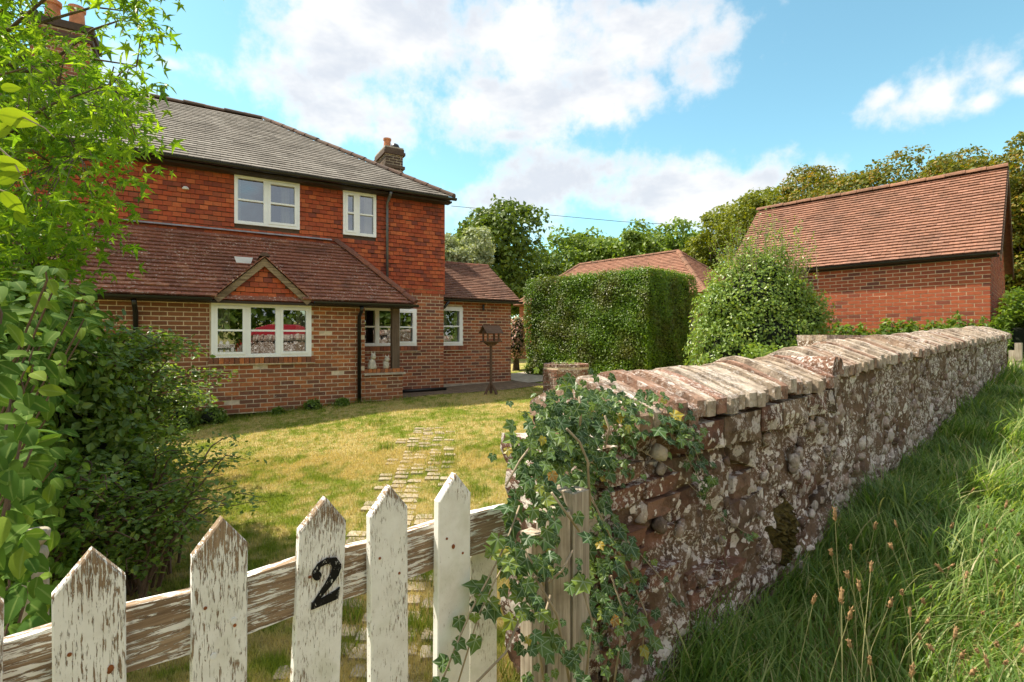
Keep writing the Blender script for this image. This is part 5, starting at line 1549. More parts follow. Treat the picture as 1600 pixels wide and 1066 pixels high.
# rounded shoulders
for ax, lim in ((0, HA), (1, HB)): pass
sx_ = np.clip((HH - .25 - P_[:, 2]) / -.25, 0, 1); P_[:, 0] += sx_ ** 2 * .05 * (P_[:, 0] < .3); P_[:, 1] += sx_ ** 2 * .05 * (P_[:, 1] < .3)
link('foliage', bulk_mesh('foliage', DIA_V, DIA_F, leaf_mats(P_, N_ + np.array([0, 0, .55]), rg.uniform(.032, .060, len(P_)), rg, .5, .3)), L_HEDGE, hedge)
cp = px(1083, 560, 13.2)
cpost = thing('carport_post', (cp.x, cp.y, gz(cp.x, cp.y)), .4, 'pale square timber post between the clipped hedge and the big shrub', 'post')
MB().prism([(-.06, -.06), (.06, -.06), (.06, .06), (-.06, .06)], 2.0 - cpost.location.z, 'z', 0).build('shaft', WOOD_TURN, cpost)
MB().box((-.10, -.10, 2.0 - cpost.location.z), (.10, .10, 2.08 - cpost.location.z)).build('cap_plate', WOOD_BROWN, cpost)

# ------------------------------------------------------------------ shrubs
def shrub(name, X, Y, lobes, n, lsize, mat, label, seed, leaf=(DIA_V, DIA_F), core=.72, cat='shrub', group=None, tilt=.6, droop=.1, spread=.3, up=.3):
    rg = np.random.default_rng(seed); z0 = gz(X, Y)
    t = thing(name, (X, Y, z0), 0, label, cat, group)
    mb = MB()
    for l in lobes:
        prof = [(max(.01, math.sin(a) * l[3] * core), l[2] - math.cos(a) * l[5] * core) for a in np.linspace(.05, math.pi - .05, 9)]
        mb.lathe(prof, 12, (l[0], l[1]))
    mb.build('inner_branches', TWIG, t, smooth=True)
    L = np.array(lobes); ar = L[:, 3] * L[:, 5]; wch = rg.choice(len(L), n, p=ar / ar.sum()); L = L[wch]
    d = unit(rg.normal(size=(n, 3)))
    lump = 1 + .14 * np.sin(d[:, 0] * 7 + wch) * np.sin(d[:, 2] * 8 + wch * 2) + .10 * np.sin(d[:, 1] * 15 + d[:, 2] * 13)
    r = (1 - rg.random(n) ** 2 * spread) * lump
    p = L[:, :3] + d * L[:, 3:6] * r[:, None]
    ok = p[:, 2] > .02; p = p[ok]; d = d[ok]
    M = leaf_mats(p, d + np.array([0, 0, up]), lsize * rg.uniform(.6, 1.3, len(p)), rg, tilt, droop)
    link('foliage', bulk_mesh('foliage', leaf[0], leaf[1], M, attr=None if len(leaf) < 3 else ('vein', leaf[2])), mat, t)
    mb = MB(); q = random.Random(seed)
    for k in range(7):
        l = lobes[k % len(lobes)]
        mb.tube([(q.uniform(-.1, .1), q.uniform(-.1, .1), -.05), (l[0] * .6, l[1] * .6, l[2] * .6), (l[0] + q.uniform(-.3, .3) * l[3], l[1], l[2] + l[5] * .8)], [.035, .025, .006], 6)
    mb.build('stems', BARK, t)
    return t
bx, by = (1185 - 800) / F * 9.6, 9.6
bz = gz(bx, by)
big = shrub('evergreen_shrub', bx, by, [(0, 0, 1.0, 1.15, .9, 1.05), (-.15, 0, 1.75, .92, .75, .80), (.15, .1, 2.15, .62, .5, .62), (-.6, -.1, .75, .75, .6, .8), (.80, -.1, 1.45, .45, .42, .5), (.65, 0, .6, .85, .6, .65), (-.55, .0, 1.55, .62, .5, .6), (.45, 0, 1.75, .55, .5, .55)],
            46000, .062, L_SHRUB, 'big loose light green shrub between the clipped hedge and the garage', 140, spread=.42, droop=.3, core=.62)
# wispy shoots on top of it
rg = np.random.default_rng(141)
pp = []; mbs = MB()
for k in range(90):
    a = rg.uniform(-.85, .9); b0 = np.array([a * .9 + .1, rg.uniform(-.4, .2), 2.05 + (1 - abs(a)) * .65]); dv = unit(np.array([a * .35 + rg.normal() * .1, rg.normal() * .15, 1.0])); Ls = rg.uniform(.3, .85)
    e = b0 + dv * Ls; mbs.tube([tuple(b0 - dv * .2), tuple(e)], [.005, .002], 4)
    for m in np.linspace(0, 1, 18): pp.append(b0 + dv * Ls * m + rg.normal(size=3) * .03)
pp = np.array(pp); link('shoot_leaves', bulk_mesh('shoot_leaves', DIA_V, DIA_F, leaf_mats(pp, rg.normal(size=pp.shape) + np.array([0, 0, .6]), rg.uniform(.03, .06, len(pp)), rg)), L_SHRUB, big)
mbs.build('shoots', STEM, big)
# creeper bank along the garage foot
def bank(name, a, b, h, depth, n, lsize, mat, label, seed, z=None):
    rg = np.random.default_rng(seed); a = np.array(a); b = np.array(b); u = rg.random(n)
    th = rg.uniform(0, math.pi, n); d0 = unit(b - a); nn = np.array([d0[1], -d0[0]])
    lump = 1 + .10 * np.sin(u * 31) * np.sin(u * 13 + 1) + .07 * np.sin(u * 77)
    xy = a + (b - a) * u[:, None] + nn * (np.cos(th) * depth * lump)[:, None]
    zz_ = np.sin(th) * h * lump * (1 - rg.random(n) ** 2 * .35)
    gzv = ground_z(xy[:, 0], xy[:, 1]) if z is None else np.full(n, z)
    P = np.stack([xy[:, 0], xy[:, 1], gzv + zz_], 1)
    N3 = np.stack([nn[0] * np.cos(th), nn[1] * np.cos(th), np.sin(th)], 1)
    z00 = gz(*a); t = thing(name, (a[0], a[1], z00), 0, label, 'shrub')
    link('foliage', bulk_mesh('foliage', DIA_V, DIA_F, leaf_mats(P - np.array([a[0], a[1], z00]), N3, lsize * rg.uniform(.6, 1.3, n), rg, .6, .2)), mat, t)
    mb = MB(); ang = math.atan2((b - a)[1], (b - a)[0]); Ln = float(np.linalg.norm(b - a))
    pr = [(depth * .55 * math.cos(w), h * .62 * math.sin(w) - .05) for w in np.linspace(0, math.pi, 9)]
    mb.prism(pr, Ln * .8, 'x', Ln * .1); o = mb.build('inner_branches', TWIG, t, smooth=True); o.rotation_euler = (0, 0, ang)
    return t
bank('creeper_bank', (6.2, 9.9), (8.62, 9.05), 1.12, .40, 12000, .075, L_IVYHEDGE, 'bright green creeper spilling along the foot of the garage wall', 151)
bank('creeper_bank', (8.5, 8.75), (10.6, 9.9), 1.22, .40, 9000, .075, L_IVYHEDGE, 'green creeper round the garage corner beside the far end of the wall', 152)
bank('low_shrubbery', (3.9, 8.4), (6.4, 8.9), .95, .55, 9000, .06, L_SHRUB, 'low green shrubs below the big loose shrub beside the inner flint wall', 153)
fx, fy = (1588 - 800) / F * 10.6, 10.6
shrub('fern_clump', fx, fy, [(0, 0, 1.05, .55, .4, .45), (.35, .2, .95, .5, .4, .4)], 2600, .12, L_FERN, 'dry orange brown fern clump right of the garage corner', 154, spread=.5, droop=.5)
fx, fy = (806 - 800) / F * 16.2, 16.2
shrub('flowering_shrub', fx, fy, [(0, 0, .95, .34, .34, .62), (.05, 0, 1.4, .25, .25, .3)], 2600, .075, L_PINK, 'small pink flowering shrub in the gap right of the cottage wing', 155, spread=.5)
lw = px(812, 550, 20.5)
lwl = thing('low_brick_wall', (lw.x - .5, lw.y, gz(lw.x, lw.y)), .2, 'low brown brick wall across the gap beyond the cottage wing', 'wall')
MB().box((0, 0, -.1), (1.6, .22, .55)).build('core', MORTAR_GREY, lwl)
place_pieces(lwl, 'brick', BOXV, BOXF, brick_courses(0, 1.6, 0, .55, [], 0, seed=158), BRICK_OLD, 70)
# foot of the front wall
for i, (u, r, lab) in enumerate(((-.55, .42, 'dark low shrub at the foot of the brick wall beside the left downpipe'), (.05, .22, 'small dark weed clump under the left end of the large ground floor window'), (1.62, .13, 'small weed at the wall foot below the right end of the large window'), (2.15, .10, 'small weed at the wall foot near the porch downpipe'), (1.05, .08, 'tiny weed at the wall foot under the middle of the large window'))):
    x, y = hw(u, 9.86 - r * .4)
    shrub('wall_foot_plant', x, y, [(0, 0, r * .5, r, r * .6, r * .75), (r * .5, 0, r * .35, r * .6, r * .5, r * .5)], int(900 + 5000 * r), .05, L_SMALL, lab, 160 + i, cat='plant', group='plants at the wall foot')

# arching small leaved shrub left of the lawn
def arching(name, X, Y, n_br, reach, height, leaf_n, lsize, mat, label, seed, az=(0, 2 * math.pi), lean=(0, 0)):
    rg = np.random.default_rng(seed); z0 = gz(X, Y); t = thing(name, (X, Y, z0), 0, label, 'shrub')
    mb = MB(); P = []; Nn = []; T = []
    for k in range(n_br):
        a = rg.uniform(*az); rr = reach * rg.uniform(.35, 1.0); hh = height * rg.uniform(.35, 1.0); b0 = rg.normal(size=2) * .16
        pts = []
        for s in np.linspace(0, 1, 9):
            x = b0[0] + math.cos(a) * rr * s ** 1.2 + lean[0] * s; y = b0[1] + math.sin(a) * rr * s ** 1.2 + lean[1] * s
            z = hh * (1.9 * s - 1.15 * s * s) + .05
            pts.append(np.array([x, y, max(.03, z)]) + rg.normal(size=3) * .012)
        pts = np.array(pts); mb.tube([tuple(p) for p in pts], list(np.linspace(.009, .002, 9)), 4)
        for m in range(leaf_n):
            s = rg.uniform(.18, 1.0); i = min(7, int(s * 8)); q = pts[i] * (1 - (s * 8 - i)) + pts[i + 1] * (s * 8 - i)
            side = rg.normal(size=3) * np.array([.05, .05, .028]) * (1.3 - .5 * s)
            P.append(q + side); Nn.append(np.array([0, 0, 1.0]) + side * 4)
    P = np.array(P); Nn = np.array(Nn)
    mb.build('branches', STEM_D, t)
    link('foliage', bulk_mesh('foliage', LEAF_V, LEAF_F, leaf_mats(P, Nn, lsize * rg.uniform(.65, 1.25, len(P)), rg, .35, .25)), mat, t)
    return t
arching('arching_shrub', -3.02, 3.4, 300, .84, 1.85, 150, .042, L_SMALL, 'dark arching shrub with small glossy leaves spilling over the lawn left of the gate', 170)
arching('arching_shrub', -3.95, 4.7, 130, 1.05, 1.45, 110, .045, L_SMALL, 'dark arching shrub further back against the left end of the brick wall', 171)
arching('arching_shrub', -2.3, 2.8, 130, .72, 1.0, 90, .036, L_SMALL, 'low dark straggling shrub in shade just behind the left half of the gate', 172)
shrub('glossy_shrub', -2.78, 2.95, [(0, 0, .95, .50, .45, .80), (-.35, -.1, 1.30, .48, .4, .50), (.28, .1, .55, .42, .40, .52), (-.1, .15, 1.40, .40, .35, .36)], 15000, .055, L_SMALL, 'dense mid green shrub filling the left edge between the tree and the gate', 174, leaf=(LEAF_V, LEAF_F), spread=.45, droop=.35, core=.55)
# broad leaved shrub at the left edge
def broad_shrub(name, X, Y, label, seed, px_boxes, big_n, size, stuff_n, stuff_size, stuff_lobes):
    rg = np.random.default_rng(seed); z0 = gz(X, Y); t = thing(name, (X, Y, z0), 0, label, 'shrub')
    M = []; mb = MB(); root = np.array([X, Y, z0])
    for (x0, y0, x1, y1, d0, d1, n) in px_boxes:
        for k in range(n):
            d = rg.uniform(d0, d1); p = np.array(px(rg.uniform(x0, x1), rg.uniform(y0, y1), d)) - root
            nrm = unit(np.array([.25, -.55, .75]) + rg.normal(size=3) * .35)
            tip = unit(np.array([rg.uniform(-.3, 1.0), rg.uniform(-.6, .3), rg.uniform(-.9, .15)])); tip = unit(tip - nrm * tip.dot(nrm)); xa = np.cross(tip, nrm)
            s = size * rg.uniform(.6, 1.2)
            M.append(mats_from(p[None], xa[None] * s, tip[None] * s, nrm[None] * s)[0])
            if k % 9 == 0: mb.tube([tuple(p), tuple(p - tip * s * .3 + np.array([0, 0, -.05])), tuple(p * .6 + np.array([-.1, .05, 0]))], [.002, .003, .004], 4)
    place_pieces(t, 'leaf', BROAD[0], BROAD[1], np.array(M), L_BIG, big_n, smooth=True, attr=('vein', BROAD[2]), rest='further_leaves')
    mb.build('stems', STEM_D, t)
    if stuff_n:
        L = np.array(stuff_lobes); w = rg.choice(len(L), stuff_n); L = L[w]; d = unit(rg.normal(size=(stuff_n, 3))); p = L[:, :3] + d * L[:, 3:6] * (1 - rg.random((stuff_n, 1)) ** 2 * .5)
        o = link('foliage', bulk_mesh('foliage', BROAD[0], BROAD[1], leaf_mats(p - root, d + np.array([0, -.2, .5]), stuff_size * rg.uniform(.6, 1.2, stuff_n), rg, .4, .5), attr=('vein', BROAD[2]), smooth=True), L_BIG, t)
    return t
broad_shrub('broad_leaved_shrub', -2.35, 2.0, 'tall shrub with large light green leaves against the left edge below the tree', 180,
            [(-30, 415, 95, 640, 1.5, 2.2, 110), (70, 440, 150, 520, 2.0, 2.5, 40), (-20, 600, 60, 900, 1.3, 1.8, 90), (40, 700, 95, 830, 1.7, 2.1, 36)], 300, .062, 4200, .060,
            [(-2.45, 2.2, 1.2, .45, .4, .45), (-2.6, 2.6, 1.4, .42, .4, .35), (-2.3, 2.1, .7, .5, .35, .6)])
broad_shrub('nettle_patch', -1.05, .98, 'leafy green stems crowding round the turned post at the left edge', 181,
            [(-30, 830, 60, 1010, 1.05, 1.4, 60), (-20, 640, 50, 860, 1.05, 1.35, 45), (-30, 420, 20, 640, 1.15, 1.4, 24)], 150, .062, 0, 0, [])
# backlit leaves of a climber in the top left corner
M = []
ct = thing('climber_stems', (-1.45, 1.15, 0), 0, 'thin stems with a few big backlit leaves across the left edge under the tree', 'climber')
for (x, y, s, ang) in ((-4, 178, .072, 100), (-12, 250, .06, 105), (4, 300, .055, 145), (-5, 285, .05, 60), (24, 330, .035, 150), (-10, 215, .05, 40), (2, 138, .035, 80)):
    p = np.array(px(x, y, 1.2)) - np.array([-1.45, 1.15, 0]); a = R(ang)
    tip = np.array([math.sin(a), .1, math.cos(a)]); nrm = unit(np.array([.30, -.90, -.15])); tip = unit(tip - nrm * tip.dot(nrm)); xa = np.cross(tip, nrm)
    M.append(mats_from(p[None], xa[None] * s, tip[None] * s, nrm[None] * s)[0])
place_pieces(ct, 'leaf', BROAD[0], BROAD[1], np.array(M), L_BACK, 20, smooth=True, attr=('vein', BROAD[2]))
mb = MB()
for pts in (((-20, 165), (30, 180), (70, 200), (85, 215)), ((-20, 215), (20, 250), (40, 290), (47, 300)), ((-20, 290), (10, 300), (30, 310))):
    mb.tube([tuple(np.array(px(x, y, 1.22)) - np.array([-1.45, 1.15, 0])) for x, y in pts], [.0022, .002, .0015, .001][:len(pts)], 5)
for x_, y_ in ((-20, 165), (-20, 215), (-20, 290)):
    e_ = np.array(px(x_, y_, 1.22)) - np.array([-1.45, 1.15, 0]); mb.tube([(0, 0, 0), (-.03, .02, .9), (-.02, .03, e_[2] - .25), tuple(e_)], [.006, .005, .004, .0022], 6)
mb.build('stems', STEM, ct)

# ------------------------------------------------------------------ overhanging tree, top left
rg = np.random.default_rng(190)
tx, ty = -4.9, 3.9
tr = thing('overhanging_tree', (tx, ty, gz(tx, ty)), 0, 'tree with bright lobed leaves and drooping boughs filling the upper left corner', 'tree')
root = np.array([tx, ty, gz(tx, ty)])
def right_edge(y): return np.interp(y, [-300, 0, 60, 120, 170, 215, 260, 330, 380, 410, 432], [330, 225, 232, 215, 205, 222, 190, 186, 165, 110, 55])
cent = []
while len(cent) < 400:
    y = rg.uniform(-150, 430); x = rg.uniform(-110, 300); re = right_edge(y)
    if x > re: continue
    if x > 60 and rg.random() > np.clip(1.15 - (x - 60) / (re - 40 + 1e-3) * .62, .3, 1): continue
    if 55 < x < 180 and -50 < y < 125 and rg.random() < .93: continue
    cent.append(np.array(px(x, y, rg.uniform(2.7, 4.3))))
cent = np.array(cent)
mb = MB(); mbt = []
tops = [np.array([-.1, .0, 1.6]), np.array([.25, -.1, 3.2]), np.array([.3, -.15, 4.6])]
mb.tube([(0, 0, -.1), tuple(tops[0]), tuple(tops[1]), tuple(tops[2])], [.17, .14, .10, .04], 10)
nodes = []
for k in range(34):
    c = cent[rg.integers(len(cent))] - root; st = np.array([.15, -.05, 1.3 + rg.random() * 2.6]); st[2] = min(st[2], c[2] + .5)
    mid = st * .45 + c * .55 + np.array([0, 0, .28]) + rg.normal(size=3) * .08
    pts = [st, st * .72 + mid * .28 + np.array([0, 0, .1]), mid, mid * .4 + c * .6 + np.array([0, 0, .08]), c]
    mb.tube([tuple(p) for p in pts], [.028, .020, .013, .008, .003], 6)
    for s in np.linspace(0, 1, 6): nodes.append(mid * (1 - s) + c * s)
nodes = np.array(nodes)
for c in cent - root:
    j = np.argmin(np.sum((nodes - c) ** 2, 1)); q = nodes[j]; mb.tube([tuple(q), tuple((q + c) / 2 + np.array([0, 0, .04])), tuple(c + np.array([0, 0, -.04]))], [.005, .003, .0015], 4)
mb.build('trunk', BARK, tr, smooth=True)
per = 13
ix = np.repeat(np.arange(len(cent)), per); off = rg.normal(size=(len(ix), 3)) * np.array([.10, .12, .10]); off[:, 2] -= .05
P = cent[ix] - root + off
Nn = rg.normal(size=P.shape) * .5 + np.array([.15, -.75, .55])
link('crown', bulk_mesh('crown', STAR[0], STAR[1], leaf_mats(P, Nn, rg.uniform(.055, .100, len(P)), rg, .35, 1.3), attr=('vein', STAR[2])), L_TREE, tr)

# ------------------------------------------------------------------ ivy on the wall end
rg = np.random.default_rng(200)
w0v = wall_hit(900, 1000)
iv = thing('ivy', (w0v.x, w0v.y, 0), 0, 'ivy climbing the gate post and sprawling over the end of the stone wall', 'ivy')
ir = np.array([w0v.x, w0v.y, 0.0])
spots = [(885, 635, 52, 36, 90, -.02), (950, 645, 60, 38, 85, -.06), (1010, 640, 50, 30, 65, -.09), (1055, 665, 30, 28, 36, -.10), (850, 700, 42, 40, 80, -.05), (905, 695, 45, 30, 64, -.05),
         (845, 770, 38, 40, 46, -.12), (915, 760, 40, 45, 52, -.04), (955, 720, 40, 35, 30, -.05), (850, 850, 22, 60, 22, -.20), (945, 850, 30, 70, 62, -.06), (828, 940, 20, 80, 30, -.20), (950, 960, 38, 80, 70, -.08),
         (880, 1020, 50, 40, 24, -.20), (985, 880, 25, 60, 26, -.04), (1000, 980, 26, 70, 24, -.05), (800, 880, 18, 40, 12, -.18), (895, 900, 30, 60, 10, -.21), (1085, 690, 14, 20, 10, -.08), (1095, 720, 12, 20, 8, -.05)]
M = []
for (x, y, sx_, sy_, n, nn) in spots:
    for k in range(int(n * 1.35)):
        X_, Y_ = x + rg.normal() * sx_ * .6, y + rg.normal() * sy_ * .6
        p = np.array(wall_hit(X_, Y_, nn + rg.normal() * .035 - .01))
        if Y_ < 640: p = np.array(px(X_, Y_, p[1] + (640 - Y_) * .004))
        nrm = unit(np.array([.30, -.72, .60]) + rg.normal(size=3) * .24); tip = unit(np.array([rg.normal() * .8, rg.normal() * .2, -1.0 + rg.normal() * .5])); tip = unit(tip - nrm * tip.dot(nrm)); xa = np.cross(tip, nrm)
        s = rg.choice([.022, .030, .040, .052], p=[.28, .36, .26, .10]) * rg.uniform(.85, 1.15)
        M.append(mats_from((p - ir)[None], xa[None] * s, tip[None] * s, nrm[None] * s)[0])
# hand placed trails: along the picket, along the wall face
def trail(pts, nn, n, s0, r=.0022):
    P = [np.array(wall_hit(x, y, nn)) - ir for x, y in pts]
    P = np.array(P); out = []
    for k in range(n):
        f_ = rg.random() * (len(P) - 1); i = min(len(P) - 2, int(f_)); q = P[i] * (1 - (f_ - i)) + P[i + 1] * (f_ - i) + rg.normal(size=3) * .014
        nrm = unit(np.array([.35, -.75, .45]) + rg.normal(size=3) * .35); tip = unit(np.array([rg.normal() * .8, 0, -.8 + rg.normal() * .5])); tip = unit(tip - nrm * tip.dot(nrm)); xa = np.cross(tip, nrm); s = s0 * rg.uniform(.7, 1.3)
        M.append(mats_from(q[None], xa[None] * s, tip[None] * s, nrm[None] * s)[0])
    return [tuple(p) for p in P]
stems = MB()
for pts, nn, n, s0, r in (([(812, 790), (790, 850), (765, 900), (738, 950), (712, 1010), (690, 1066)], -.16, 22, .042, .0026), ([(800, 860), (772, 910), (748, 960), (716, 1066)], -.165, 12, .04, .0022),
                          ([(1010, 640), (1060, 690), (1100, 760), (1125, 840), (1140, 900)], -.06, 14, .034, .002), ([(980, 690), (1060, 740), (1120, 800), (1160, 830), (1190, 845)], -.05, 12, .03, .002),
                          ([(960, 820), (1030, 900), (1080, 970), (1130, 1010)], -.06, 14, .036, .0022), ([(1040, 650), (1085, 700), (1110, 770)], -.09, 16, .036, .002), ([(1090, 1000), (1110, 1020), (1118, 1012)], -.1, 3, .03, .0018)):
    stems.tube(trail(pts, nn, n, s0), r, 5)
for pts, nn, r in (([(885, 670), (905, 690), (918, 720), (922, 790)], -.13, .0042), ([(905, 620), (908, 640), (906, 665)], -.1, .004), ([(945, 650), (952, 670), (945, 700)], -.12, .0036), ([(920, 770), (950, 830), (985, 900)], -.10, .004),
                   ([(862, 770), (905, 830)], -.23, .0036), ([(895, 860), (880, 890), (857, 910)], -.23, .0034), ([(820, 860), (838, 890), (850, 915)], -.22, .003), ([(835, 900), (870, 960), (890, 1066)], -.22, .004), ([(905, 900), (925, 970), (915, 1066)], -.18, .0036),
                   ([(790, 760), (812, 720), (835, 690)], -.12, .003), ([(955, 900), (975, 960), (960, 1066)], -.1, .0035), ([(745, 1066), (790, 1020), (815, 960)], -.2, .003), ([(850, 1066), (840, 1000), (860, 930)], -.22, .003), ([(985, 900), (1010, 960), (1000, 1040)], -.08, .003)):
    P = [np.array(wall_hit(x, y, nn)) - ir for x, y in pts]; stems.tube([tuple(p) for p in P], r, 6)
stems.build('stems', STEM, iv, smooth=True)
place_pieces(iv, 'leaf', IVY[0], IVY[1], np.array(M), L_IVY, 300, (700, 580, 1180, 1066), attr=('vein', IVY[2]), rest='further_leaves')

# ------------------------------------------------------------------ grass
rg = np.random.default_rng(210)
def to_tn(X, Y): return X * WT[0] + Y * WT[1], X * WN[0] + Y * WN[1] - W_D
def house_uv(X, Y): return X * HU[0] + Y * HU[1], X * HV[0] + Y * HV[1]
BLADE_V = [(-.5, 0, 0), (.5, 0, 0), (0, .35, 1)]; BLADE_F = [(0, 1, 2)]
def lawn_patch(n, xr, dr, h, w):
    d = (rg.random(n) * (dr[1] ** .5 - dr[0] ** .5) + dr[0] ** .5) ** 2
    x = rg.uniform(*xr, n); X = (x - 800) / F * d; Y = d
    t, nn = to_tn(X, Y); u, v = house_uv(X, Y)
    ok = (nn > W_THICK + .02) | (t < T0)
    ok &= ~((v > VF - .06) & (u < 2.62)) & ~((v > 10.15) & (u > 2.5) & (u < 7.3))
    X, Y = X[ok], Y[ok]; n = len(X)
    P = np.stack([X, Y, ground_z(X, Y) - .003], 1)
    a = rg.uniform(0, 2 * math.pi, n); hh = h * rg.uniform(.5, 1.3, n); ww = w * rg.uniform(.6, 1.3, n) * (1 + d[ok] * .12)
    xa = np.stack([np.cos(a), np.sin(a), a * 0], 1) * ww[:, None]; ya = np.stack([-np.sin(a), np.cos(a), a * 0], 1) * (hh * rg.uniform(.3, 2.2, n))[:, None]; za = np.stack([a * 0, a * 0, hh], 1)
    return mats_from(P, xa, ya, za)
ML = np.concatenate([lawn_patch(190000, (60, 960), (1.7, 6.0), .034, .0032), lawn_patch(130000, (150, 960), (5.0, 12.5), .034, .0045)])
# taller tufts
tc_ = []
for k_ in range(46):
    u_ = rg.uniform(-1.5, 3.5); x_, y_ = hw(u_, 9.93); n_ = 40; q = rg.normal(size=(n_, 2)) * np.array([.09, .035]) + np.array([x_, y_]); a = rg.uniform(0, 6.28, n_); hh = rg.uniform(.04, .13, n_)
    P = np.stack([q[:, 0], q[:, 1], ground_z(q[:, 0], q[:, 1]) - .004], 1)
    tc_.append(mats_from(P, np.stack([np.cos(a), np.sin(a), a * 0], 1) * .008, np.stack([-np.sin(a), np.cos(a), a * 0], 1) * (hh * rg.uniform(.3, 1.2, n_))[:, None], np.stack([a * 0, a * 0, hh], 1)))
for (x, d, r, n) in [(545, 2.6, .12, 260), (560, 2.9, .10, 200), (650, 2.5, .10, 200), (670, 3.0, .10, 180), (700, 2.4, .12, 220), (760, 2.2, .15, 240), (690, 5.4, .15, 200), (650, 5.9, .10, 120), (600, 6.1, .10, 120), (640, 3.4, .1, 160), (520, 2.3, .1, 160), (590, 7.6, .2, 160), (760, 3.6, .12, 160), (740, 4.4, .14, 160), (840, 8.8, .2, 140), (700, 9.3, .25, 140)]:
    c = px(x, 530, d); q = rg.normal(size=(n, 2)) * r * .6 + np.array([c.x, c.y]); a = rg.uniform(0, 6.28, n); hh = rg.uniform(.04, .10, n)
    P = np.stack([q[:, 0], q[:, 1], ground_z(q[:, 0], q[:, 1]) - .004], 1)
    tc_.append(mats_from(P, np.stack([np.cos(a), np.sin(a), a * 0], 1) * .005 * (1 + d * .1), np.stack([-np.sin(a), np.cos(a), a * 0], 1) * (hh * rg.uniform(.5, 2, n))[:, None], np.stack([a * 0, a * 0, hh], 1)))
tag(link('lawn_grass', bulk_mesh('lawn_grass', BLADE_V, BLADE_F, ML), G_LAWN), 'short sun bleached lawn grass inside the gate', 'grass', kind='stuff')
L_TUFT = mat_leaf('grass_tuft', [(0, (.10, .17, .02)), (.6, (.16, .22, .025)), (1, (.26, .27, .05))], trans=.35, rough=.5)
tag(link('grass_tufts', bulk_mesh('grass_tufts', BLADE_V, BLADE_F, np.concatenate(tc_)), L_TUFT), 'greener grass tufts growing between the paving stones', 'grass', kind='stuff')

# long verge grass
rows = 6; LB = []
for i in range(rows):
    t = i / (rows - 1); w = (1 - t ** 1.6) * .5 + .02
    LB += [(-w, .62 * t ** 1.9, t * (1 - .28 * t ** 2)), (w, .62 * t ** 1.9, t * (1 - .28 * t ** 2))]
LF = [(2 * i, 2 * i + 1, 2 * i + 3, 2 * i + 2) for i in range(rows - 1)]
def verge(n, tr_, nr, hr, w, lean):
    t = rg.uniform(*tr_, n); nn = -rg.uniform(nr[0], nr[1], n)
    X = WT[0] * t + WN[0] * (W_D + nn); Y = WT[1] * t + WN[1] * (W_D + nn)
    ok = (Y > .75) & (np.hypot(X, Y) > 1.15)
    X, Y, nn, t = X[ok], Y[ok], nn[ok], t[ok]; n = len(X)
    tuft = .7 + .6 * np.sin(X * 5.1 + 1.3 * np.sin(Y * 4.3)) * np.sin(Y * 4.7 + X * 1.9)
    h = rg.uniform(*hr, n) * np.clip(tuft, .55, 1.3)
    dirn = rg.normal(size=n) * 1.25 + lean + 1.3 * np.sin(X * 3.1 + Y * 2.2)
    ca, sa = np.cos(dirn), np.sin(dirn); bend = rg.uniform(.35, 1.5, n)
    P = np.stack([X, Y, ground_z(X, Y) - .01], 1)
    ww = w * rg.uniform(.6, 1.4, n) * (1 + .05 * t)
    return mats_from(P, np.stack([ca, sa, ca * 0], 1) * ww[:, None], np.stack([-sa, ca, ca * 0], 1) * (h * bend)[:, None], np.stack([ca * 0, ca * 0, h], 1))
MV = np.concatenate([verge(15000, (1.3, 5.0), (-.04, 2.0), (.14, .42), .0075, -1.2), verge(13000, (4.0, 9.0), (-.04, 2.6), (.15, .40), .0095, -1.2), verge(11000, (8.0, 17), (-.05, 3.5), (.15, .36), .014, -1.2), verge(4000, (1.3, 9.0), (-.03, .22), (.16, .44), .007, -1.0), verge(6000, (1.3, 5.0), (-.04, 2.0), (.08, .2), .004, 1.0)])
tag(link('verge_grass', bulk_mesh('verge_grass', LB, LF, MV, smooth=True), G_LONG), 'long lush green grass on the verge along the wall', 'grass', kind='stuff')

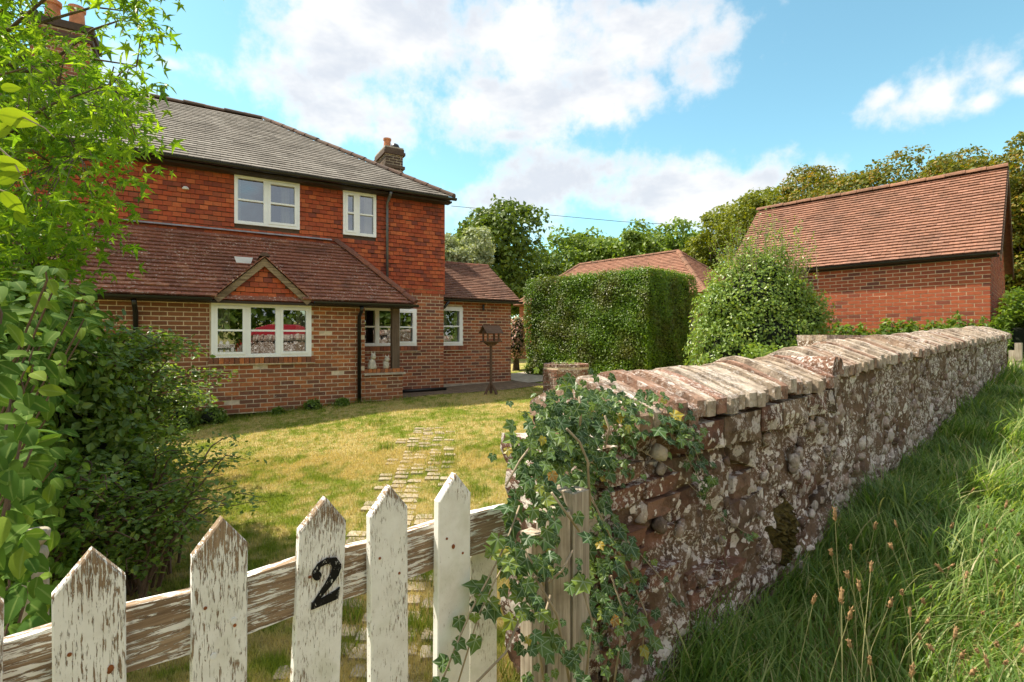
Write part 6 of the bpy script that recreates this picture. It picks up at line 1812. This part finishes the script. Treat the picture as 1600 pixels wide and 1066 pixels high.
# seed stems standing in the verge
rgs = random.Random(5)
SG = 'seed stems standing in the verge grass'
def head_mesh(i):
    q = random.Random(40 + i); mb = MB(); prof = []
    for k in range(9):
        s = k / 8; prof.append((max(.0006, .0052 * math.sin(math.pi * (s * .94 + .03)) ** .6 * q.uniform(.75, 1.2)), s * .034))
    mb.lathe(prof, 7)
    for k in range(16):
        a = q.uniform(0, 6.28); s = q.uniform(.1, .95); r = .0045
        mb.tube([(r * math.cos(a), r * math.sin(a), s * .034), (r * 1.7 * math.cos(a), r * 1.7 * math.sin(a), s * .034 + .004)], [.0017, .0006], 4)
    me = make_mesh('seed_head', np.array(mb.v), None, faces=mb.f); me.materials.append(L_SEED); return me
HEADS = [head_mesh(i) for i in range(3)]
stem_px = [(1305, 815, 1.9), (1330, 860, 1.9), (1326, 905, 1.8), (1343, 925, 1.75), (1360, 895, 1.8), (1395, 860, 2.2), (1402, 825, 2.4), (1315, 945, 1.7), (1270, 945, 1.7), (1325, 970, 1.6), (1330, 1012, 1.5), (1422, 965, 1.9), (1446, 975, 1.9), (1440, 1000, 1.8), (1460, 1020, 1.8), (1455, 920, 2.2), (1482, 890, 2.4),
           (1517, 770, 2.9), (1529, 795, 2.8), (1541, 825, 2.6), (1555, 830, 2.6), (1570, 795, 2.9), (1578, 800, 2.9), (1535, 850, 2.4), (1556, 862, 2.4), (1560, 880, 2.3), (1590, 838, 2.6), (1484, 885, 2.4), (1475, 895, 2.3), (1590, 890, 2.2), (1585, 980, 1.9), (1560, 1010, 1.8), (1570, 1040, 1.7), (1545, 1045, 1.7), (1530, 1020, 1.8), (1490, 1000, 1.9), (1500, 1030, 1.7), (1360, 1040, 1.5), (1424, 1060, 1.5), (1515, 1055, 1.6), (1595, 1020, 1.8),
           (1465, 822, 2.9), (1485, 826, 2.8), (1366, 828, 2.4), (1300, 870, 1.9), (1388, 950, 1.8), (1410, 930, 2.0), (1445, 945, 2.0), (1535, 960, 2.1), (1508, 905, 2.4)]
for i, (x, y, d) in enumerate(stem_px):
    top_ = np.array(px(x, y, d)); lx_, ly_ = top_[0] + rgs.uniform(-.05, .22), top_[1] + rgs.uniform(-.05, .2)
    zb_ = gz(lx_, ly_)
    if top_[2] < zb_ + .12: top_[2] = zb_ + .12 + .05 * rgs.random()
    t = thing('seed_stem', (lx_, ly_, zb_), 0, 'thin pale stem with a small brown seed head rising from the verge grass', 'grass stem', SG)
    tp_ = top_ - np.array([lx_, ly_, zb_]); mid = tp_ * .5 + np.array([0, 0, .04])
    MB().tube([(0, 0, -.02), tuple(mid), tuple(tp_)], [.0016, .0013, .001], 5).build('stalk', L_STALK, t)
    hd = bpy.data.objects.new('seed_head', HEADS[i % 3]); COL.objects.link(hd); hd.parent = t; hd.location = tuple(tp_)
    hd.rotation_mode = 'QUATERNION'; hd.rotation_quaternion = Vector(tuple(tp_ - mid)).to_track_quat('Z', 'Y')
    s = rgs.uniform(.75, 1.25); hd.scale = (s, s, s * rgs.uniform(.8, 1.5))

# overhead wire
a = px(705, 322, 44); b = px(1240, 362, 44); m = (a + b) / 2; m.z -= .25
wv = thing('overhead_wire', tuple(a), 0, 'thin dark overhead wire crossing the sky above the far trees', 'wire')
MB().tube([tuple(Vector((0, 0, 0))), tuple((m - a)), tuple(b - a)], .022, 6).build('cable', WIRE, wv)

# ------------------------------------------------------------------ red car on the road, mirrored in the ground floor window
car = thing('parked_car', (4.6, -1.6, gz(4.6, -1.6) + .02), math.atan2(WT[1], WT[0]), 'red car on the road, seen mirrored in the large ground floor window', 'car')
CARP = mat_plain('red_car_paint', (.42, .012, .016), .25, .04, 2, spec=.6); TYRE = mat_plain('tyre', (.02, .02, .02), .8, .1); RIM = mat_plain('wheel_rim', (.5, .5, .5), .3, .1, metal=.8)
prof = [(-2.05, .35), (-2.1, .62), (-2.0, .88), (-1.75, .95), (-1.35, 1.36), (-.9, 1.50), (.2, 1.50), (.75, 1.30), (1.2, .98), (1.85, .86), (2.1, .66), (2.08, .35), (1.65, .30), (-1.65, .30)]
v = []; n = len(prof)
for y, k in ((-.86, .0), (-.80, 1.0), (.80, 1.0), (.86, .0)):
    for x, z in prof:
        inset = .12 * max(0, (z - .95) / .55)
        v.append((x * (1 if k else .985), (abs(y) - inset) * (1 if y > 0 else -1), z if k else z * .985 + .008))
f = [tuple(range(n)), tuple(range(4 * n - 1, 3 * n - 1, -1))]
for a_ in range(3): f += [(a_ * n + i, a_ * n + n + i, a_ * n + n + (i + 1) % n, a_ * n + (i + 1) % n) for i in range(n)]
MB().add(v, f).build('body', CARP, car)
CGL = mat_plain('car_glass', (.02, .025, .03), .05, .1, spec=.8)
for s in (-1, 1):
    MB().add([(-1.28, s * .845, .98), (.95, s * .845, .98), (.62, s * .775, 1.26), (.15, s * .745, 1.42), (-.9, s * .745, 1.42), (-1.2, s * .78, 1.27)], [(0, 1, 2, 3, 4, 5)]).build('side_window', CGL, car)
MB().add([(.80, -.70, 1.288), (.80, .70, 1.288), (1.18, .74, 1.01), (1.18, -.74, 1.01)], [(0, 1, 2, 3)]).build('windscreen', CGL, car)
for sx_ in (-1.3, 1.3):
    for sy_ in (-1, 1):
        w_ = MB(); pr = [(sx_ + .31 * math.cos(a_), .31 + .31 * math.sin(a_)) for a_ in np.linspace(0, 2 * math.pi, 21)[:-1]]
        w_.prism(pr, .2 * sy_, 'y', .70 * sy_); wh = w_.build('wheel', TYRE, car)
        r2 = MB(); pr = [(sx_ + .2 * math.cos(a_), .31 + .2 * math.sin(a_)) for a_ in np.linspace(0, 2 * math.pi, 13)[:-1]]
        r2.prism(pr, .02 * sy_, 'y', .895 * sy_); r2.build('rim', RIM, wh)
for sy_ in (-1, 1): MB().prism([(sy_ * .55, .66), (sy_ * .80, .66), (sy_ * .78, .78), (sy_ * .55, .78)], .03, 'x', 2.06).build('headlight', WHITEP, car)
